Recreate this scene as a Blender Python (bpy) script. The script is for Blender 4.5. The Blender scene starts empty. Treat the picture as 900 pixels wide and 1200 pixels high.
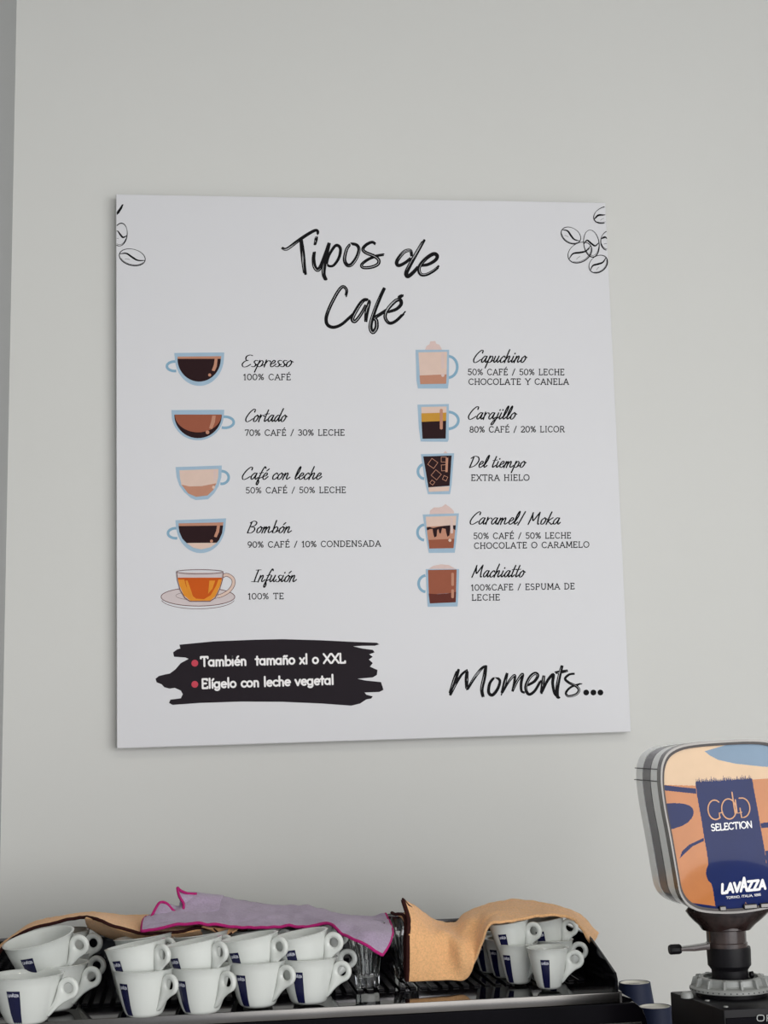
import bpy, bmesh, math, random
from mathutils import Vector, Matrix
from mathutils import noise as mnoise
random.seed(7)
R = math.radians
PI = math.pi
C = bpy.context.scene.collection
scene = bpy.context.scene

# ------------------------------------------------------------------ camera
F = 1780.0                       # focal length in pixels of the 900x1200 frame
CAM = Vector((0.0, -2.78, 1.75))
PITCH, YAW, ROLL = R(8.43), R(7.79), R(1.58)
fwd = Vector((math.sin(YAW)*math.cos(PITCH), math.cos(YAW)*math.cos(PITCH), math.sin(PITCH)))
r0 = Vector((math.cos(YAW), -math.sin(YAW), 0))
d0 = fwd.cross(r0)
right = math.cos(ROLL)*r0 + math.sin(ROLL)*d0
down = -math.sin(ROLL)*r0 + math.cos(ROLL)*d0
cam_data = bpy.data.cameras.new('camera')
cam = bpy.data.objects.new('camera', cam_data)
C.objects.link(cam)
M = Matrix.Identity(4)
for i in range(3):
    M[i][0] = right[i]; M[i][1] = -down[i]; M[i][2] = -fwd[i]; M[i][3] = CAM[i]
cam.matrix_world = M
cam_data.sensor_fit = 'VERTICAL'
cam_data.sensor_height = 24.0
cam_data.lens = F/1200*24.0
cam_data.clip_start = 0.05
scene.camera = cam

def ray(px, py):
    return fwd + right*((px-450)/F) + down*((py-600)/F)
def U(px, py, Y):                # the point seen at a pixel on a wall-parallel plane
    d = ray(px, py); return CAM + d*((Y-CAM.y)/d.y)
def UZ(px, py, z):               # the point seen at a pixel on a horizontal plane
    d = ray(px, py); return CAM + d*((z-CAM.z)/d.z)

# ------------------------------------------------------------------ view, world, lights
vs = scene.view_settings
vs.view_transform = 'Standard'; vs.look = 'None'; vs.gamma = 1.0; vs.exposure = 0.68
vs.use_curve_mapping = False
scene.cycles.use_denoising = True
scene.cycles.max_bounces = 8
w = bpy.data.worlds.new('world'); scene.world = w; w.use_nodes = True
bg = w.node_tree.nodes['Background']
bg.inputs[0].default_value = (0.88, 0.92, 1.0, 1); bg.inputs[1].default_value = 0.78

def area(name, loc, target, sx, sy, power, col):
    l = bpy.data.lights.new(name, 'AREA'); l.shape = 'RECTANGLE'; l.size = sx; l.size_y = sy
    l.energy = power; l.color = col
    o = bpy.data.objects.new(name, l); C.objects.link(o); o.location = loc
    o.rotation_euler = (Vector(target)-Vector(loc)).to_track_quat('-Z', 'Y').to_euler()
    return o
area('shop_window_light', (2.6, -5.4, 2.0), (0.5, 0, 1.3), 5.0, 2.4, 84, (1.0, 0.975, 0.94))
area('left_fill_light', (-2.6, -5.0, 1.6), (0.2, 0, 1.5), 2.6, 2.2, 12, (0.90, 0.95, 1.0))  # fill added to brighten left-facing sides, no window known there
for i, (x, y) in enumerate([(-0.35, -2.3), (0.25, -2.5), (0.95, -2.2)]):
    area('ceiling_spot', (x, y, 3.22), (x, y+.2, 0), 0.10, 0.10, 3.0, (1.0, .93, .82))

# ------------------------------------------------------------------ materials
def mat(name, col, rough=0.5, metal=0.0, spec=0.5, noise=None, bump=None, trans=0, ior=1.45, coat=0, sheen=0, alpha=1):
    m = bpy.data.materials.new(name); m.use_nodes = True
    nt = m.node_tree; b = nt.nodes['Principled BSDF']
    b.inputs['Base Color'].default_value = (*col, 1); b.inputs['Roughness'].default_value = rough
    b.inputs['Metallic'].default_value = metal; b.inputs['Specular IOR Level'].default_value = spec
    b.inputs['Transmission Weight'].default_value = trans; b.inputs['IOR'].default_value = ior
    b.inputs['Coat Weight'].default_value = coat; b.inputs['Coat Roughness'].default_value = 0.03
    b.inputs['Sheen Weight'].default_value = sheen
    b.inputs['Alpha'].default_value = alpha
    tc = nt.nodes.new('ShaderNodeTexCoord')
    if noise:
        sc, amt = noise[0], noise[1]
        n = nt.nodes.new('ShaderNodeTexNoise'); n.inputs['Scale'].default_value = sc; n.inputs['Detail'].default_value = 5
        nt.links.new(tc.outputs['Object'], n.inputs['Vector'])
        mr = nt.nodes.new('ShaderNodeMapRange'); mr.inputs['From Min'].default_value = .3; mr.inputs['From Max'].default_value = .7
        mr.inputs['To Min'].default_value = 1-amt; mr.inputs['To Max'].default_value = 1+amt
        nt.links.new(n.outputs['Fac'], mr.inputs['Value'])
        mx = nt.nodes.new('ShaderNodeVectorMath'); mx.operation = 'SCALE'
        mx.inputs[0].default_value = col; nt.links.new(mr.outputs['Result'], mx.inputs['Scale'])
        nt.links.new(mx.outputs[0], b.inputs['Base Color'])
    if bump:
        n2 = nt.nodes.new('ShaderNodeTexNoise'); n2.inputs['Scale'].default_value = bump[0]; n2.inputs['Detail'].default_value = 3
        nt.links.new(tc.outputs['Object'], n2.inputs['Vector'])
        bp = nt.nodes.new('ShaderNodeBump'); bp.inputs['Strength'].default_value = bump[1]; bp.inputs['Distance'].default_value = bump[2]
        nt.links.new(n2.outputs['Fac'], bp.inputs['Height']); nt.links.new(bp.outputs[0], b.inputs['Normal'])
    return m
def srgb(r, g, b):
    f = lambda v: ((v/255+.055)/1.055)**2.4 if v > 10 else v/255/12.92
    return (f(r), f(g), f(b))
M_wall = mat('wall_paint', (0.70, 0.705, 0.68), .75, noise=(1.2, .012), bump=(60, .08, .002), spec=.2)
M_wall_l = mat('side_wall_paint_dimmed', (0.47, 0.48, 0.48), .75, noise=(1.2, .012), bump=(60, .08, .002), spec=.2)  # side wall's dimness put into its colour, which also cuts bounce
M_ceil = mat('ceiling_paint', (.42, .42, .41), .8, noise=(2, .01))
M_floor = mat('floor_tile', (.52, .50, .48), .5, noise=(3, .08))
M_counter = mat('counter_stone', (.50, .48, .46), .35, noise=(30, .2))  # kept pale so the unseen counter bounces light up the wall
M_board = mat('board_print_white', (0.735, 0.74, 0.765), .42, spec=.35, noise=(2.5, .006))
M_bedge = mat('board_foam_edge', (0.76, 0.755, 0.74), .6, noise=(40, .04))
def flat(name, c, rough=.6):
    return mat(name, srgb(*c), rough, spec=.12, noise=(60, .02))
M_ink = flat('ink_black', (18, 17, 20))
M_inkg = flat('ink_charcoal', (48, 46, 50))
M_blob = flat('ink_brush', (38, 32, 38))
M_pwhite = flat('print_white', (248, 246, 246))
M_pcup = flat('print_cup_blue', (166, 192, 212))
M_pcupd = flat('print_handle_blue', (138, 176, 200))
M_pcoffee = flat('print_coffee', (44, 24, 27))
M_pbrown = flat('print_cocoa', (158, 92, 70))
M_pbrown2 = flat('print_milky', (196, 142, 118))
M_pdark = flat('print_mocha', (104, 52, 44))
M_pcream = flat('print_cream', (226, 200, 186))
M_pgold = flat('print_liquor', (204, 152, 62))
M_pred = flat('print_red_dot', (204, 76, 92))
M_ptea = flat('print_tea', (206, 92, 28))
M_ptea2 = flat('print_tea_light', (232, 150, 52))
M_psaucer = flat('print_saucer', (214, 202, 202))
M_pline = flat('print_fine_line', (112, 78, 76))
M_pfoam = flat('print_foam', (222, 198, 192))

M_porc = mat('white_porcelain', (0.66, 0.685, 0.655), .07, spec=.5, noise=(25, .01))
M_navy = mat('navy_glaze', srgb(22, 24, 62), .25, noise=(40, .05))
M_logo = mat('logo_white', srgb(190, 192, 205), .4, noise=(40, .02))
M_black = mat('gloss_black', (0.004, 0.0035, 0.005), .14, spec=.05, noise=(12, .2))
M_tray = mat('tray_black_steel', (0.005, 0.0045, 0.006), .04, spec=.28, noise=(12, .2))
M_slat = mat('slat_black', (0.005, 0.0045, 0.006), .14, spec=.12, noise=(30, .2))
M_satin = mat('satin_black', (0.006, 0.0055, 0.007), .42, spec=.2, noise=(30, .2))
M_panel = mat('smoked_side_glass', (0.004, 0.004, 0.006), .06, spec=.2, noise=(10, .2))
M_chrome = mat('brushed_chrome', (0.125, 0.12, 0.115), .22, metal=1, noise=(20, .06))
M_dsteel = mat('dark_chrome', (0.30, 0.29, 0.30), .2, metal=1, noise=(20, .06))
M_purple = mat('lilac_microfibre', srgb(172, 156, 179), .95, noise=(350, .13), bump=(700, .6, .002), sheen=.25, spec=.1)
M_magenta = mat('magenta_thread', srgb(176, 38, 112), .8, noise=(500, .15), spec=.15)
M_orange = mat('orange_microfibre', srgb(243, 190, 136), .95, noise=(350, .13), bump=(600, .7, .002), sheen=.25, spec=.1)
M_brownhem = mat('dark_brown_thread', srgb(52, 24, 22), .8, noise=(500, .2), spec=.15)
M_glass = mat('clear_glass', (.96, .98, .98), .02, trans=1, ior=1.48, noise=(20, .005))
M_hopw = mat('hopper_clear_white', (.90, .92, .90), .14, spec=.6, noise=(20, .02))
M_hopg = mat('hopper_grey_stripe', (.125, .12, .13), .22, noise=(60, .05))
M_smoke = mat('smoked_brown_plastic', (.022, .013, .012), .12, spec=.35, noise=(90, .45))
M_smoke2 = mat('smoked_collar_plastic', (.045, .032, .030), .12, spec=.5, noise=(70, .3))
M_gear = mat('grey_cast_alloy', (.30, .31, .30), .42, metal=.15, noise=(80, .05))
M_gold = mat('print_copper_gold', srgb(205, 150, 110), .3, coat=.25, spec=.3, noise=(60, .02))
M_hblue = mat('print_deep_blue', srgb(18, 34, 88), .1, coat=.2, spec=.1, noise=(30, .05))
M_hora = mat('print_ochre', srgb(190, 118, 62), .1, coat=.25, spec=.3, noise=(30, .05))
M_hcream = mat('painted_reflection_cream', srgb(214, 182, 146), .1, coat=.25, spec=.3, noise=(30, .04))  # bright outdoors reflected in the hopper top, painted as colour
M_hsky = mat('painted_reflection_blue', srgb(112, 138, 162), .3, coat=.25, spec=.3, noise=(30, .05))  # pale blue part of the same painted reflection
M_hwhite = mat('print_lettering_white', srgb(240, 240, 242), .3, coat=.25, spec=.3, noise=(30, .01))
M_cupnavy = mat('navy_paper', srgb(26, 36, 66), .6, noise=(50, .05))
M_cupwhite = mat('white_paper', srgb(232, 230, 220), .6, noise=(50, .02))

# ------------------------------------------------------------------ helpers
def link(name, me, m=None, parent=None):
    o = bpy.data.objects.new(name, me); C.objects.link(o)
    if m is not None:
        for x in (m if isinstance(m, (list, tuple)) else [m]): me.materials.append(x)
    if parent is not None: o.parent = parent
    return o
def obj(name, bm, m=None, parent=None, smooth=False, angle=None):
    bmesh.ops.recalc_face_normals(bm, faces=bm.faces[:])
    me = bpy.data.meshes.new(name); bm.to_mesh(me); bm.free()
    if smooth:
        for p in me.polygons: p.use_smooth = True
        if angle is not None:
            try: me.set_sharp_from_angle(angle=R(angle))
            except Exception: pass
    return link(name, me, m, parent)
def pyobj(name, verts, faces, m, parent=None, smooth=False, mi=None):
    me = bpy.data.meshes.new(name); me.from_pydata([tuple(v) for v in verts], [], faces); me.update()
    if smooth:
        for p in me.polygons: p.use_smooth = True
    if mi:
        for p, k in zip(me.polygons, mi): p.material_index = k
    return link(name, me, m, parent)
def empty(name, loc=(0, 0, 0), rot=(0, 0, 0)):
    o = bpy.data.objects.new(name, None); C.objects.link(o); o.location = loc; o.rotation_euler = rot
    o.empty_display_size = .05; return o
def tag(o, label=None, cat=None, group=None, kind=None):
    if label: o['label'] = label
    if cat: o['category'] = cat
    if group: o['group'] = group
    if kind: o['kind'] = kind
    return o
def box(bm, lo, hi, mtx=None):
    vs_ = [bm.verts.new((x, y, z)) for x in (lo[0], hi[0]) for y in (lo[1], hi[1]) for z in (lo[2], hi[2])]
    for f in [(0, 1, 3, 2), (4, 6, 7, 5), (0, 4, 5, 1), (2, 3, 7, 6), (0, 2, 6, 4), (1, 5, 7, 3)]:
        bm.faces.new([vs_[i] for i in f])
    if mtx is not None: bmesh.ops.transform(bm, matrix=mtx, verts=vs_)
    return vs_
def bevel(bm, w, seg=2):
    bmesh.ops.recalc_face_normals(bm, faces=bm.faces[:])
    bmesh.ops.bevel(bm, geom=bm.edges[:], offset=w, segments=seg, affect='EDGES', profile=.6)
def lathe(bm, prof, n=48, c=(0, 0, 0), closed=False):
    rings = []
    for r_, z in prof:
        if r_ < 1e-6: rings.append([bm.verts.new((c[0], c[1], c[2]+z))])
        else: rings.append([bm.verts.new((c[0]+r_*math.cos(2*PI*i/n), c[1]+r_*math.sin(2*PI*i/n), c[2]+z)) for i in range(n)])
    if closed: rings.append(rings[0])
    for a, b in zip(rings, rings[1:]):
        for i in range(n):
            j = (i+1) % n
            if len(a) == 1 and len(b) == 1: continue
            if len(a) == 1: bm.faces.new((a[0], b[i], b[j]))
            elif len(b) == 1: bm.faces.new((a[i], a[j], b[0]))
            else: bm.faces.new((a[i], a[j], b[j], b[i]))
def prism(bm, pts, a, b, fn):
    """pts 2D outline; fn(u,v,w) -> 3D; extruded from w=a to w=b"""
    A = [bm.verts.new(fn(u, v, a)) for u, v in pts]; B = [bm.verts.new(fn(u, v, b)) for u, v in pts]
    bm.faces.new(A); bm.faces.new(list(reversed(B)))
    n = len(pts)
    for i in range(n): bm.faces.new((A[i], A[(i+1) % n], B[(i+1) % n], B[i]))
def cr(P, k=6, closed=False):
    """Catmull-Rom through points of any dimension"""
    n = len(P); out = []
    g = (lambda i: P[i % n]) if closed else (lambda i: P[max(0, min(n-1, i))])
    for i in range(n if closed else n-1):
        a, b, c, d = g(i-1), g(i), g(i+1), g(i+2)
        for s in range(k):
            t = s/k
            out.append(tuple(.5*((2*b[q])+(-a[q]+c[q])*t+(2*a[q]-5*b[q]+4*c[q]-d[q])*t*t+(-a[q]+3*b[q]-3*c[q]+d[q])*t**3) for q in range(len(b))))
    if not closed: out.append(tuple(P[-1]))
    return out
def tube(bm, pts, rad, n=8, cap=True):
    pts = [Vector(p) for p in pts]; rings = []
    up = Vector((.13, .2, .97))
    for i, p in enumerate(pts):
        t = (pts[min(i+1, len(pts)-1)]-pts[max(i-1, 0)]).normalized()
        a = t.cross(up).normalized(); b = t.cross(a)
        rr = rad(i/(len(pts)-1)) if callable(rad) else rad
        rings.append([bm.verts.new(p+a*math.cos(2*PI*k/n)*rr+b*math.sin(2*PI*k/n)*rr) for k in range(n)])
    for A, B in zip(rings, rings[1:]):
        for k in range(n): bm.faces.new((A[k], A[(k+1) % n], B[(k+1) % n], B[k]))
    if cap: bm.faces.new(rings[0]); bm.faces.new(list(reversed(rings[-1])))

# ------------------------------------------------------------------ setting
def struct(name, bm, m, parent=None, label=None):
    o = obj(name, bm, m, parent); o['kind'] = 'structure'
    if label: o['label'] = label
    return o
p_top, p_bot = U(19.6, 0, 0), U(-3.5, 1200, 0)
sl = (p_top.x-p_bot.x)/(p_top.z-p_bot.z)
xw = lambda z: p_bot.x + sl*(z-p_bot.z)
ZC = 3.25
bm = bmesh.new(); vv = box(bm, (0, 0, 0), (3.0, .1, ZC))
for v in vv:
    if v.co.x < 1: v.co.x = xw(v.co.z)
struct('wall_back', bm, M_wall, label='pale grey painted wall the menu board hangs on')
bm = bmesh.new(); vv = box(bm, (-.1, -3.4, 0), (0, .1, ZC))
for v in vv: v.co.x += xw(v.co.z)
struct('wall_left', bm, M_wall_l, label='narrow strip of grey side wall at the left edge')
bm = bmesh.new(); box(bm, (-4, -7, -.1), (3, .1, 0)); struct('floor', bm, M_floor)
bm = bmesh.new(); box(bm, (-4, -4.2, ZC), (3, .1, ZC+.1)); struct('ceiling', bm, M_ceil)
bm = bmesh.new(); box(bm, (2.9, -3.0, 0), (3.0, 0, ZC)); struct('wall_right', bm, M_wall)

# ------------------------------------------------------------------ menu board
YB = -0.028                                  # front face of the board
corners = [U(136, 227.5, YB), U(709.5, 237.5, YB), U(739.5, 857.5, YB), U(137, 877, YB)]
board = None
bc = sum(corners, Vector())/4
board = empty('menu_board', (bc.x, 0, corners[3].z))
tag(board, 'large white menu board of coffee types hung on the grey wall', 'menu board')
BO = Vector(board.location)
def rel(v): return v-BO
bm = bmesh.new()
prism(bm, [(rel(c).x, rel(c).z) for c in corners], YB, YB+.019, lambda u, v, w_: (u, w_, v))
bevel(bm, .0008, 1)
obj('board_panel', bm, M_board, board)
bm = bmesh.new()                             # raw foam edge strip behind the print skin
cc = [(rel(c).x, rel(c).z) for c in corners]; mx_ = sum(c[0] for c in cc)/4; mz_ = sum(c[1] for c in cc)/4
prism(bm, [(mx_+(x-mx_)*1.0012, mz_+(z-mz_)*1.0012) for x, z in cc], YB+.004, YB+.015, lambda u, v, w_: (u, w_, v))
obj('foam_core', bm, M_bedge, board)
for sx, sz in ((.25, .2), (-.25, .2), (.25, .8), (-.25, .8)):
    bm = bmesh.new(); hz = (corners[0].z-corners[3].z)
    box(bm, (sx-.02, YB+.018, hz*sz-.02), (sx+.02, 0, hz*sz+.02)); obj('mounting_pad', bm, M_bedge, board)

class Art:
    """flat print on the board: shapes given in photograph pixels, laid on the board's own plane"""
    def __init__(s, mats, to=None, step=.00016): s.v = []; s.f = []; s.mi = []; s.m = mats; s.layer = 1; s.step = step; s.to = to or s.board; s.n = 0
    def board(s, p, layer):
        q = U(p[0], p[1], YB); return (q.x-BO.x, YB-s.step*layer, q.z-BO.z)
    def poly(s, pts, k=0, layer=None):
        s.layer += 1; L = layer or s.layer
        b = len(s.v); s.v += [s.to(p, L) for p in pts]; s.f.append(tuple(range(b, b+len(pts)))); s.mi.append(k)
    def stroke(s, pts, wd, k=0, layer=1, caps=True):
        pts = [p for i, p in enumerate(pts) if i == 0 or math.dist(p[:2], pts[i-1][:2]) > 1e-4]
        if len(pts) < 2: return
        s.n = (s.n+1) % 60; layer = layer+s.n*.045
        b = len(s.v); n = len(pts); ring = n > 3 and math.dist(pts[0][:2], pts[-1][:2]) < .02
        if ring: caps = False
        for i, p in enumerate(pts):
            a, c = pts[max(i-1, 0)], pts[min(i+1, n-1)]
            if ring and i in (0, n-1): a, c = pts[-2], pts[1]
            dx, dy = c[0]-a[0], c[1]-a[1]; L = math.hypot(dx, dy) or 1
            ww = (wd(i/(n-1)) if callable(wd) else wd)/2
            s.v.append(s.to((p[0]-dy/L*ww, p[1]+dx/L*ww), layer)); s.v.append(s.to((p[0]+dy/L*ww, p[1]-dx/L*ww), layer))
        for i in range(n-1):
            q = b+2*i; s.f.append((q, q+1, q+3, q+2)); s.mi.append(k)
        if caps:
            for e in (0, n-1):
                ww = (wd(e/(n-1)) if callable(wd) else wd)/2
                s.disc(pts[e][0], pts[e][1], ww*.98, k, layer, 8)
    def disc(s, x, y, r_, k=0, layer=1, n=16, ry=None):
        b = len(s.v); ry = ry or r_
        s.n = (s.n+1) % 60; layer = (layer if layer % 1 else layer+s.n*.045)+.02
        s.v += [s.to((x+r_*math.cos(2*PI*i/n), y+ry*math.sin(2*PI*i/n)), layer) for i in range(n)]
        s.f.append(tuple(range(b, b+n))); s.mi.append(k)
    def build(s, name, parent, label=None):
        o = pyobj(name, s.v, s.f, s.m, parent, mi=s.mi)
        if label: o['label'] = label
        return o

# --- brush lettering traced stroke by stroke (titles)
def brush(A, pts, wd, seed=0, nb=3):
    wd *= 1.12
    pts = cr([tuple(p) for p in pts], 7); n = len(pts); rnd = random.Random(seed)
    def off(d, i):
        a, c = pts[max(i-1, 0)], pts[min(i+1, n-1)]
        dx, dy = c[0]-a[0], c[1]-a[1]; L = math.hypot(dx, dy) or 1
        return (pts[i][0]-dy/L*d, pts[i][1]+dx/L*d)
    for b in range(nb):
        d = ((b+.5)/nb-.5)*wd
        i0 = rnd.randint(0, 2) if nb > 1 else 0; i1 = n-1-rnd.randint(0, 3)
        A.stroke([off(d*(.7+.3*math.sin(PI*i/(n-1))), i) for i in range(i0, i1+1)], lambda t: wd/nb*1.75*(.8+.2*math.sin(PI*min(1, t*1.3))), 0)
        # a dry streak: a thin gap of board white left inside the stroke
    for q in range(2):
        if n > 12 and rnd.random() < .8:
            a = rnd.randint(1, n//2); b_ = min(n-2, a+rnd.randint(n//4, n//2)); d = rnd.choice((-.18, .02, .2))*wd
            A.stroke([off(d, i) for i in range(a, b_)], lambda t: .42*math.sin(PI*t)+.03, 1, 2, caps=False)
def trace(A, strokes, ox, oy, sc, seed):
    for i, (w_, s_) in enumerate(strokes):
        brush(A, [(ox+x/sc, oy+y/sc) for x, y in s_], w_, seed+i)
A = Art([M_ink, M_board])
trace(A, [
    (2.9, [(38,210),(60,222),(90,213),(160,160),(240,105),(305,70),(328,78),(325,106)]),
    (3.9, [(192,140),(205,250),(215,350),(228,445)]),
    (2.9, [(319,118),(313,150),(304,190)]),
    (3.5, [(300,245),(294,300),(302,362),(328,390),(355,355),(390,260),(420,178)]),
    (3.9, [(420,175),(400,250),(380,350),(376,425),(394,470)]),
    (2.6, [(400,345),(418,275),(462,203),(490,192),(512,222),(500,290),(460,350),(425,360),(402,345)]),
    (3.2, [(592,181),(562,225),(545,305),(566,350),(603,345),(645,285),(662,222),(640,186),(592,178)]),
    (3.0, [(795,180),(768,165),(720,187),(694,222),(718,250),(785,278),(822,310),(814,345),(762,368),(698,371),(684,348),(728,310),(800,278),(865,266)]),
], 325, 260, 6.923, 11)
trace(A, [
    (3.2, [(632,168),(624,134),(586,140),(547,183),(533,215),(549,232),(594,210),(640,170)]),
    (3.7, [(714,63),(670,140),(625,220),(597,280),(607,303),(640,280),(675,240)]),
    (3.2, [(684,232),(740,225),(790,195),(800,167),(775,156),(725,188),(682,243),(690,288),(728,292),(780,265),(815,234)]),
    (3.0, [(197,436),(204,395),(180,371),(148,402),(100,490),(70,570),(76,620),(115,639),(170,620),(235,563),(262,538)]),
    (3.5, [(342,458),(318,460),(290,490),(250,558),(242,590),(262,598),(300,550),(338,480)]),
    (3.6, [(356,463),(336,540),(330,600)]),
    (3.6, [(459,368),(425,440),(385,540),(361,630),(376,671),(400,642),(400,596),(388,578),(430,550),(472,522)]),
    (3.2, [(478,538),(530,520),(562,488),(556,458),(525,466),(476,518),(457,570),(484,611),(530,596),(590,536)]),
    (3.2, [(546,444),(575,426)]),
], 370, 270, 5.625, 31)
A.build('title_lettering', board, 'black brushed title Tipos de Café')
A = Art([M_ink, M_board])
trace(A, [
    (3.9, [(76,66),(55,130),(30,205)]),
    (2.3, [(38,196),(62,145),(95,92),(125,68)]),
    (3.2, [(124,66),(120,120),(122,176)]),
    (2.6, [(123,174),(160,112),(198,62),(222,46)]),
    (3.3, [(222,46),(215,100),(201,168),(208,212)]),
    (2.7, [(268,106),(243,138),(237,186),(257,200),(284,168),(296,126),(276,106)]),
    (3.0, [(334,86),(320,140),(304,200)]),
    (2.3, [(310,186),(342,130),(374,96),(371,138),(361,182)]),
    (2.5, [(363,180),(390,122),(416,90),(408,138),(410,178),(427,188)]),
    (2.8, [(440,150),(478,128),(496,98),(480,86),(452,110),(432,160),(448,196),(480,178),(514,118)]),
    (3.1, [(528,95),(521,148),(513,196)]),
    (2.6, [(518,186),(546,126),(577,92),(574,138),(583,188),(596,206)]),
    (3.3, [(625,42),(610,100),(598,168),(600,208),(611,210)]),
    (2.8, [(584,83),(620,78),(652,72)]),
    (2.3, [(691,88),(662,92),(640,114),(660,135),(700,155),(713,176),(695,198),(656,206),(645,186),(675,156),(734,139)]),
], 520, 770, 4.5, 51)
for x, y in ((751, 187), (789, 187), (826, 187)): A.disc(520+x/4.5, 770+y/4.5, 3.4)
A.build('footer_lettering', board, 'black brushed word Moments with three round dots')

# --- handwriting alphabet for the drink names (x-height 1, y up)
HW = {
 'E': (1.15, [[(.95,1.75),(.6,1.85),(.25,1.6),(.3,1.1),(.6,1.0),(.25,.9),(.0,.45),(.2,.02),(.6,.05),(1.0,.4)]]),
 'C': (1.1, [[(1.0,1.45),(1.0,1.8),(.75,1.85),(.3,1.3),(.02,.5),(.2,.02),(.55,.08),(1.0,.45)]]),
 'B': (1.15, [[(.25,1.7),(.15,.9),(.05,0)],[(.05,1.55),(.5,1.85),(.9,1.6),(.75,1.15),(.3,.95),(.75,.85),(.85,.4),(.5,.0),(.02,.08)]]),
 'I': (.95, [[(.25,1.75),(.95,1.8)],[(.6,1.78),(.5,.9),(.45,.03)],[(.05,.05),(.85,.03)]]),
 'D': (1.3, [[(.35,1.7),(.25,.8),(.15,.0)],[(.0,1.45),(.45,1.8),(1.0,1.6),(1.15,1.0),(.8,.3),(.15,.0)]]),
 'M': (1.5, [[(.25,1.75),(.15,.9),(.0,0)],[(.22,1.6),(.42,.7),(.55,.6),(.85,1.25),(1.1,1.8)],[(1.1,1.8),(1.1,.9),(1.2,.05),(1.35,.1)]]),
 'a': (.92, [[(.68,.85),(.42,1.0),(.08,.5),(.18,.03),(.45,.25),(.7,.95)],[(.7,.95),(.62,.35),(.72,.03),(.95,.3)]]),
 'b': (.85, [[(.2,1.95),(.12,.9),(.08,.05)],[(.1,.55),(.4,.98),(.65,.65),(.45,.08),(.1,.08)],[(.45,.1),(.85,.4)]]),
 'c': (.68, [[(.6,.8),(.45,1.0),(.1,.55),(.18,.03),(.45,.1),(.72,.4)]]),
 'd': (.95, [[(.62,.85),(.4,.98),(.08,.5),(.18,.03),(.45,.3),(.75,1.1)],[(.88,1.95),(.66,.8),(.68,.05),(.95,.35)]]),
 'e': (.68, [[(.08,.42),(.45,.62),(.52,.9),(.32,1.0),(.08,.5),(.2,.03),(.45,.1),(.72,.45)]]),
 'f': (.62, [[(.75,1.7),(.62,1.95),(.4,1.4),(.2,.3),(.05,-.6),(.2,-.8),(.3,-.4),(.2,.1),(.65,.4)],[(.08,.95),(.6,1.05)]]),
 'h': (.92, [[(.3,1.95),(.15,.9),(.05,0)],[(.1,.4),(.4,.95),(.58,.9),(.52,.3),(.62,.03),(.92,.35)]]),
 'i': (.48, [[(.2,.95),(.1,.3),(.2,.03),(.48,.35)],[(.27,1.32),(.3,1.42)]]),
 'j': (.48, [[(.3,.95),(.15,.0),(-.1,-.75),(-.3,-.7),(-.1,-.2),(.48,.35)],[(.36,1.32),(.4,1.42)]]),
 'k': (.85, [[(.35,1.85),(.18,.9),(.05,0)],[(.7,1.0),(.2,.5),(.5,.2),(.7,.0),(.85,.15)]]),
 'l': (.52, [[(.1,.3),(.4,1.2),(.45,1.95),(.25,1.6),(.1,.5),(.2,.03),(.5,.35)]]),
 'm': (1.3, [[(.15,.95),(.02,0)],[(.06,.4),(.38,.98),(.42,.6),(.35,0)],[(.38,.4),(.72,.98),(.84,.8),(.8,.3),(.92,.03),(1.3,.35)]]),
 'n': (.9, [[(.15,.95),(.02,0)],[(.06,.4),(.38,.98),(.52,.8),(.46,.3),(.56,.03),(.9,.35)]]),
 'o': (.75, [[(.45,1.0),(.1,.65),(.12,.06),(.42,.12),(.6,.65),(.4,1.0)],[(.45,.95),(.78,.75)]]),
 'p': (.85, [[(.2,1.0),(.08,.1),(-.05,-.8)],[(.1,.4),(.4,.98),(.65,.7),(.45,.05),(.1,.1)],[(.45,.08),(.85,.35)]]),
 'r': (.68, [[(.12,1.05),(.08,0)],[(.08,.4),(.3,.9),(.55,.95),(.65,.8)]]),
 's': (.62, [[(.6,.95),(.35,1.0),(.2,.75),(.45,.4),(.35,.03),(.02,.08)],[(.35,.05),(.65,.4)]]),
 't': (.6, [[(.35,1.75),(.18,.6),(.22,.03),(.55,.35)],[(.0,1.1),(.62,1.2)]]),
 'u': (.9, [[(.12,.95),(.06,.3),(.2,.02),(.5,.5),(.62,.98)],[(.62,.98),(.52,.3),(.65,.03),(.9,.35)]]),
 'ó': (.75, [[(.45,1.0),(.1,.65),(.12,.06),(.42,.12),(.6,.65),(.4,1.0)],[(.45,.95),(.78,.75)],[(.4,1.3),(.62,1.6)]]),
 'é': (.68, [[(.08,.42),(.45,.62),(.52,.9),(.32,1.0),(.08,.5),(.2,.03),(.45,.1),(.72,.45)],[(.35,1.3),(.6,1.6)]]),
 '/': (.8, [[(.6,1.9),(.1,-.1)]]), ' ': (.6, []),
}
def script(A, text, x0, x1, base, cap, wd=1.25):
    xh = cap/1.75; shear = .28
    tot = sum(HW[c][0] for c in text)
    kx = (x1-x0-shear*cap*.6)/tot; x = 0
    for c in text:
        adv, strokes = HW[c]
        for s_ in strokes:
            pts = cr([(x0+(x+px)*kx+py*xh*shear, base-py*xh) for px, py in s_], 5)
            n = len(pts)
            def wf(t, pts=pts, n=n):
                i = min(n-2, int(t*(n-1))); dx, dy = pts[i+1][0]-pts[i][0], pts[i+1][1]-pts[i][1]
                return wd*(.55+.75*abs(dy)/(math.hypot(dx, dy) or 1))
            A.stroke(pts, wf, 0)
        x += adv
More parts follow.
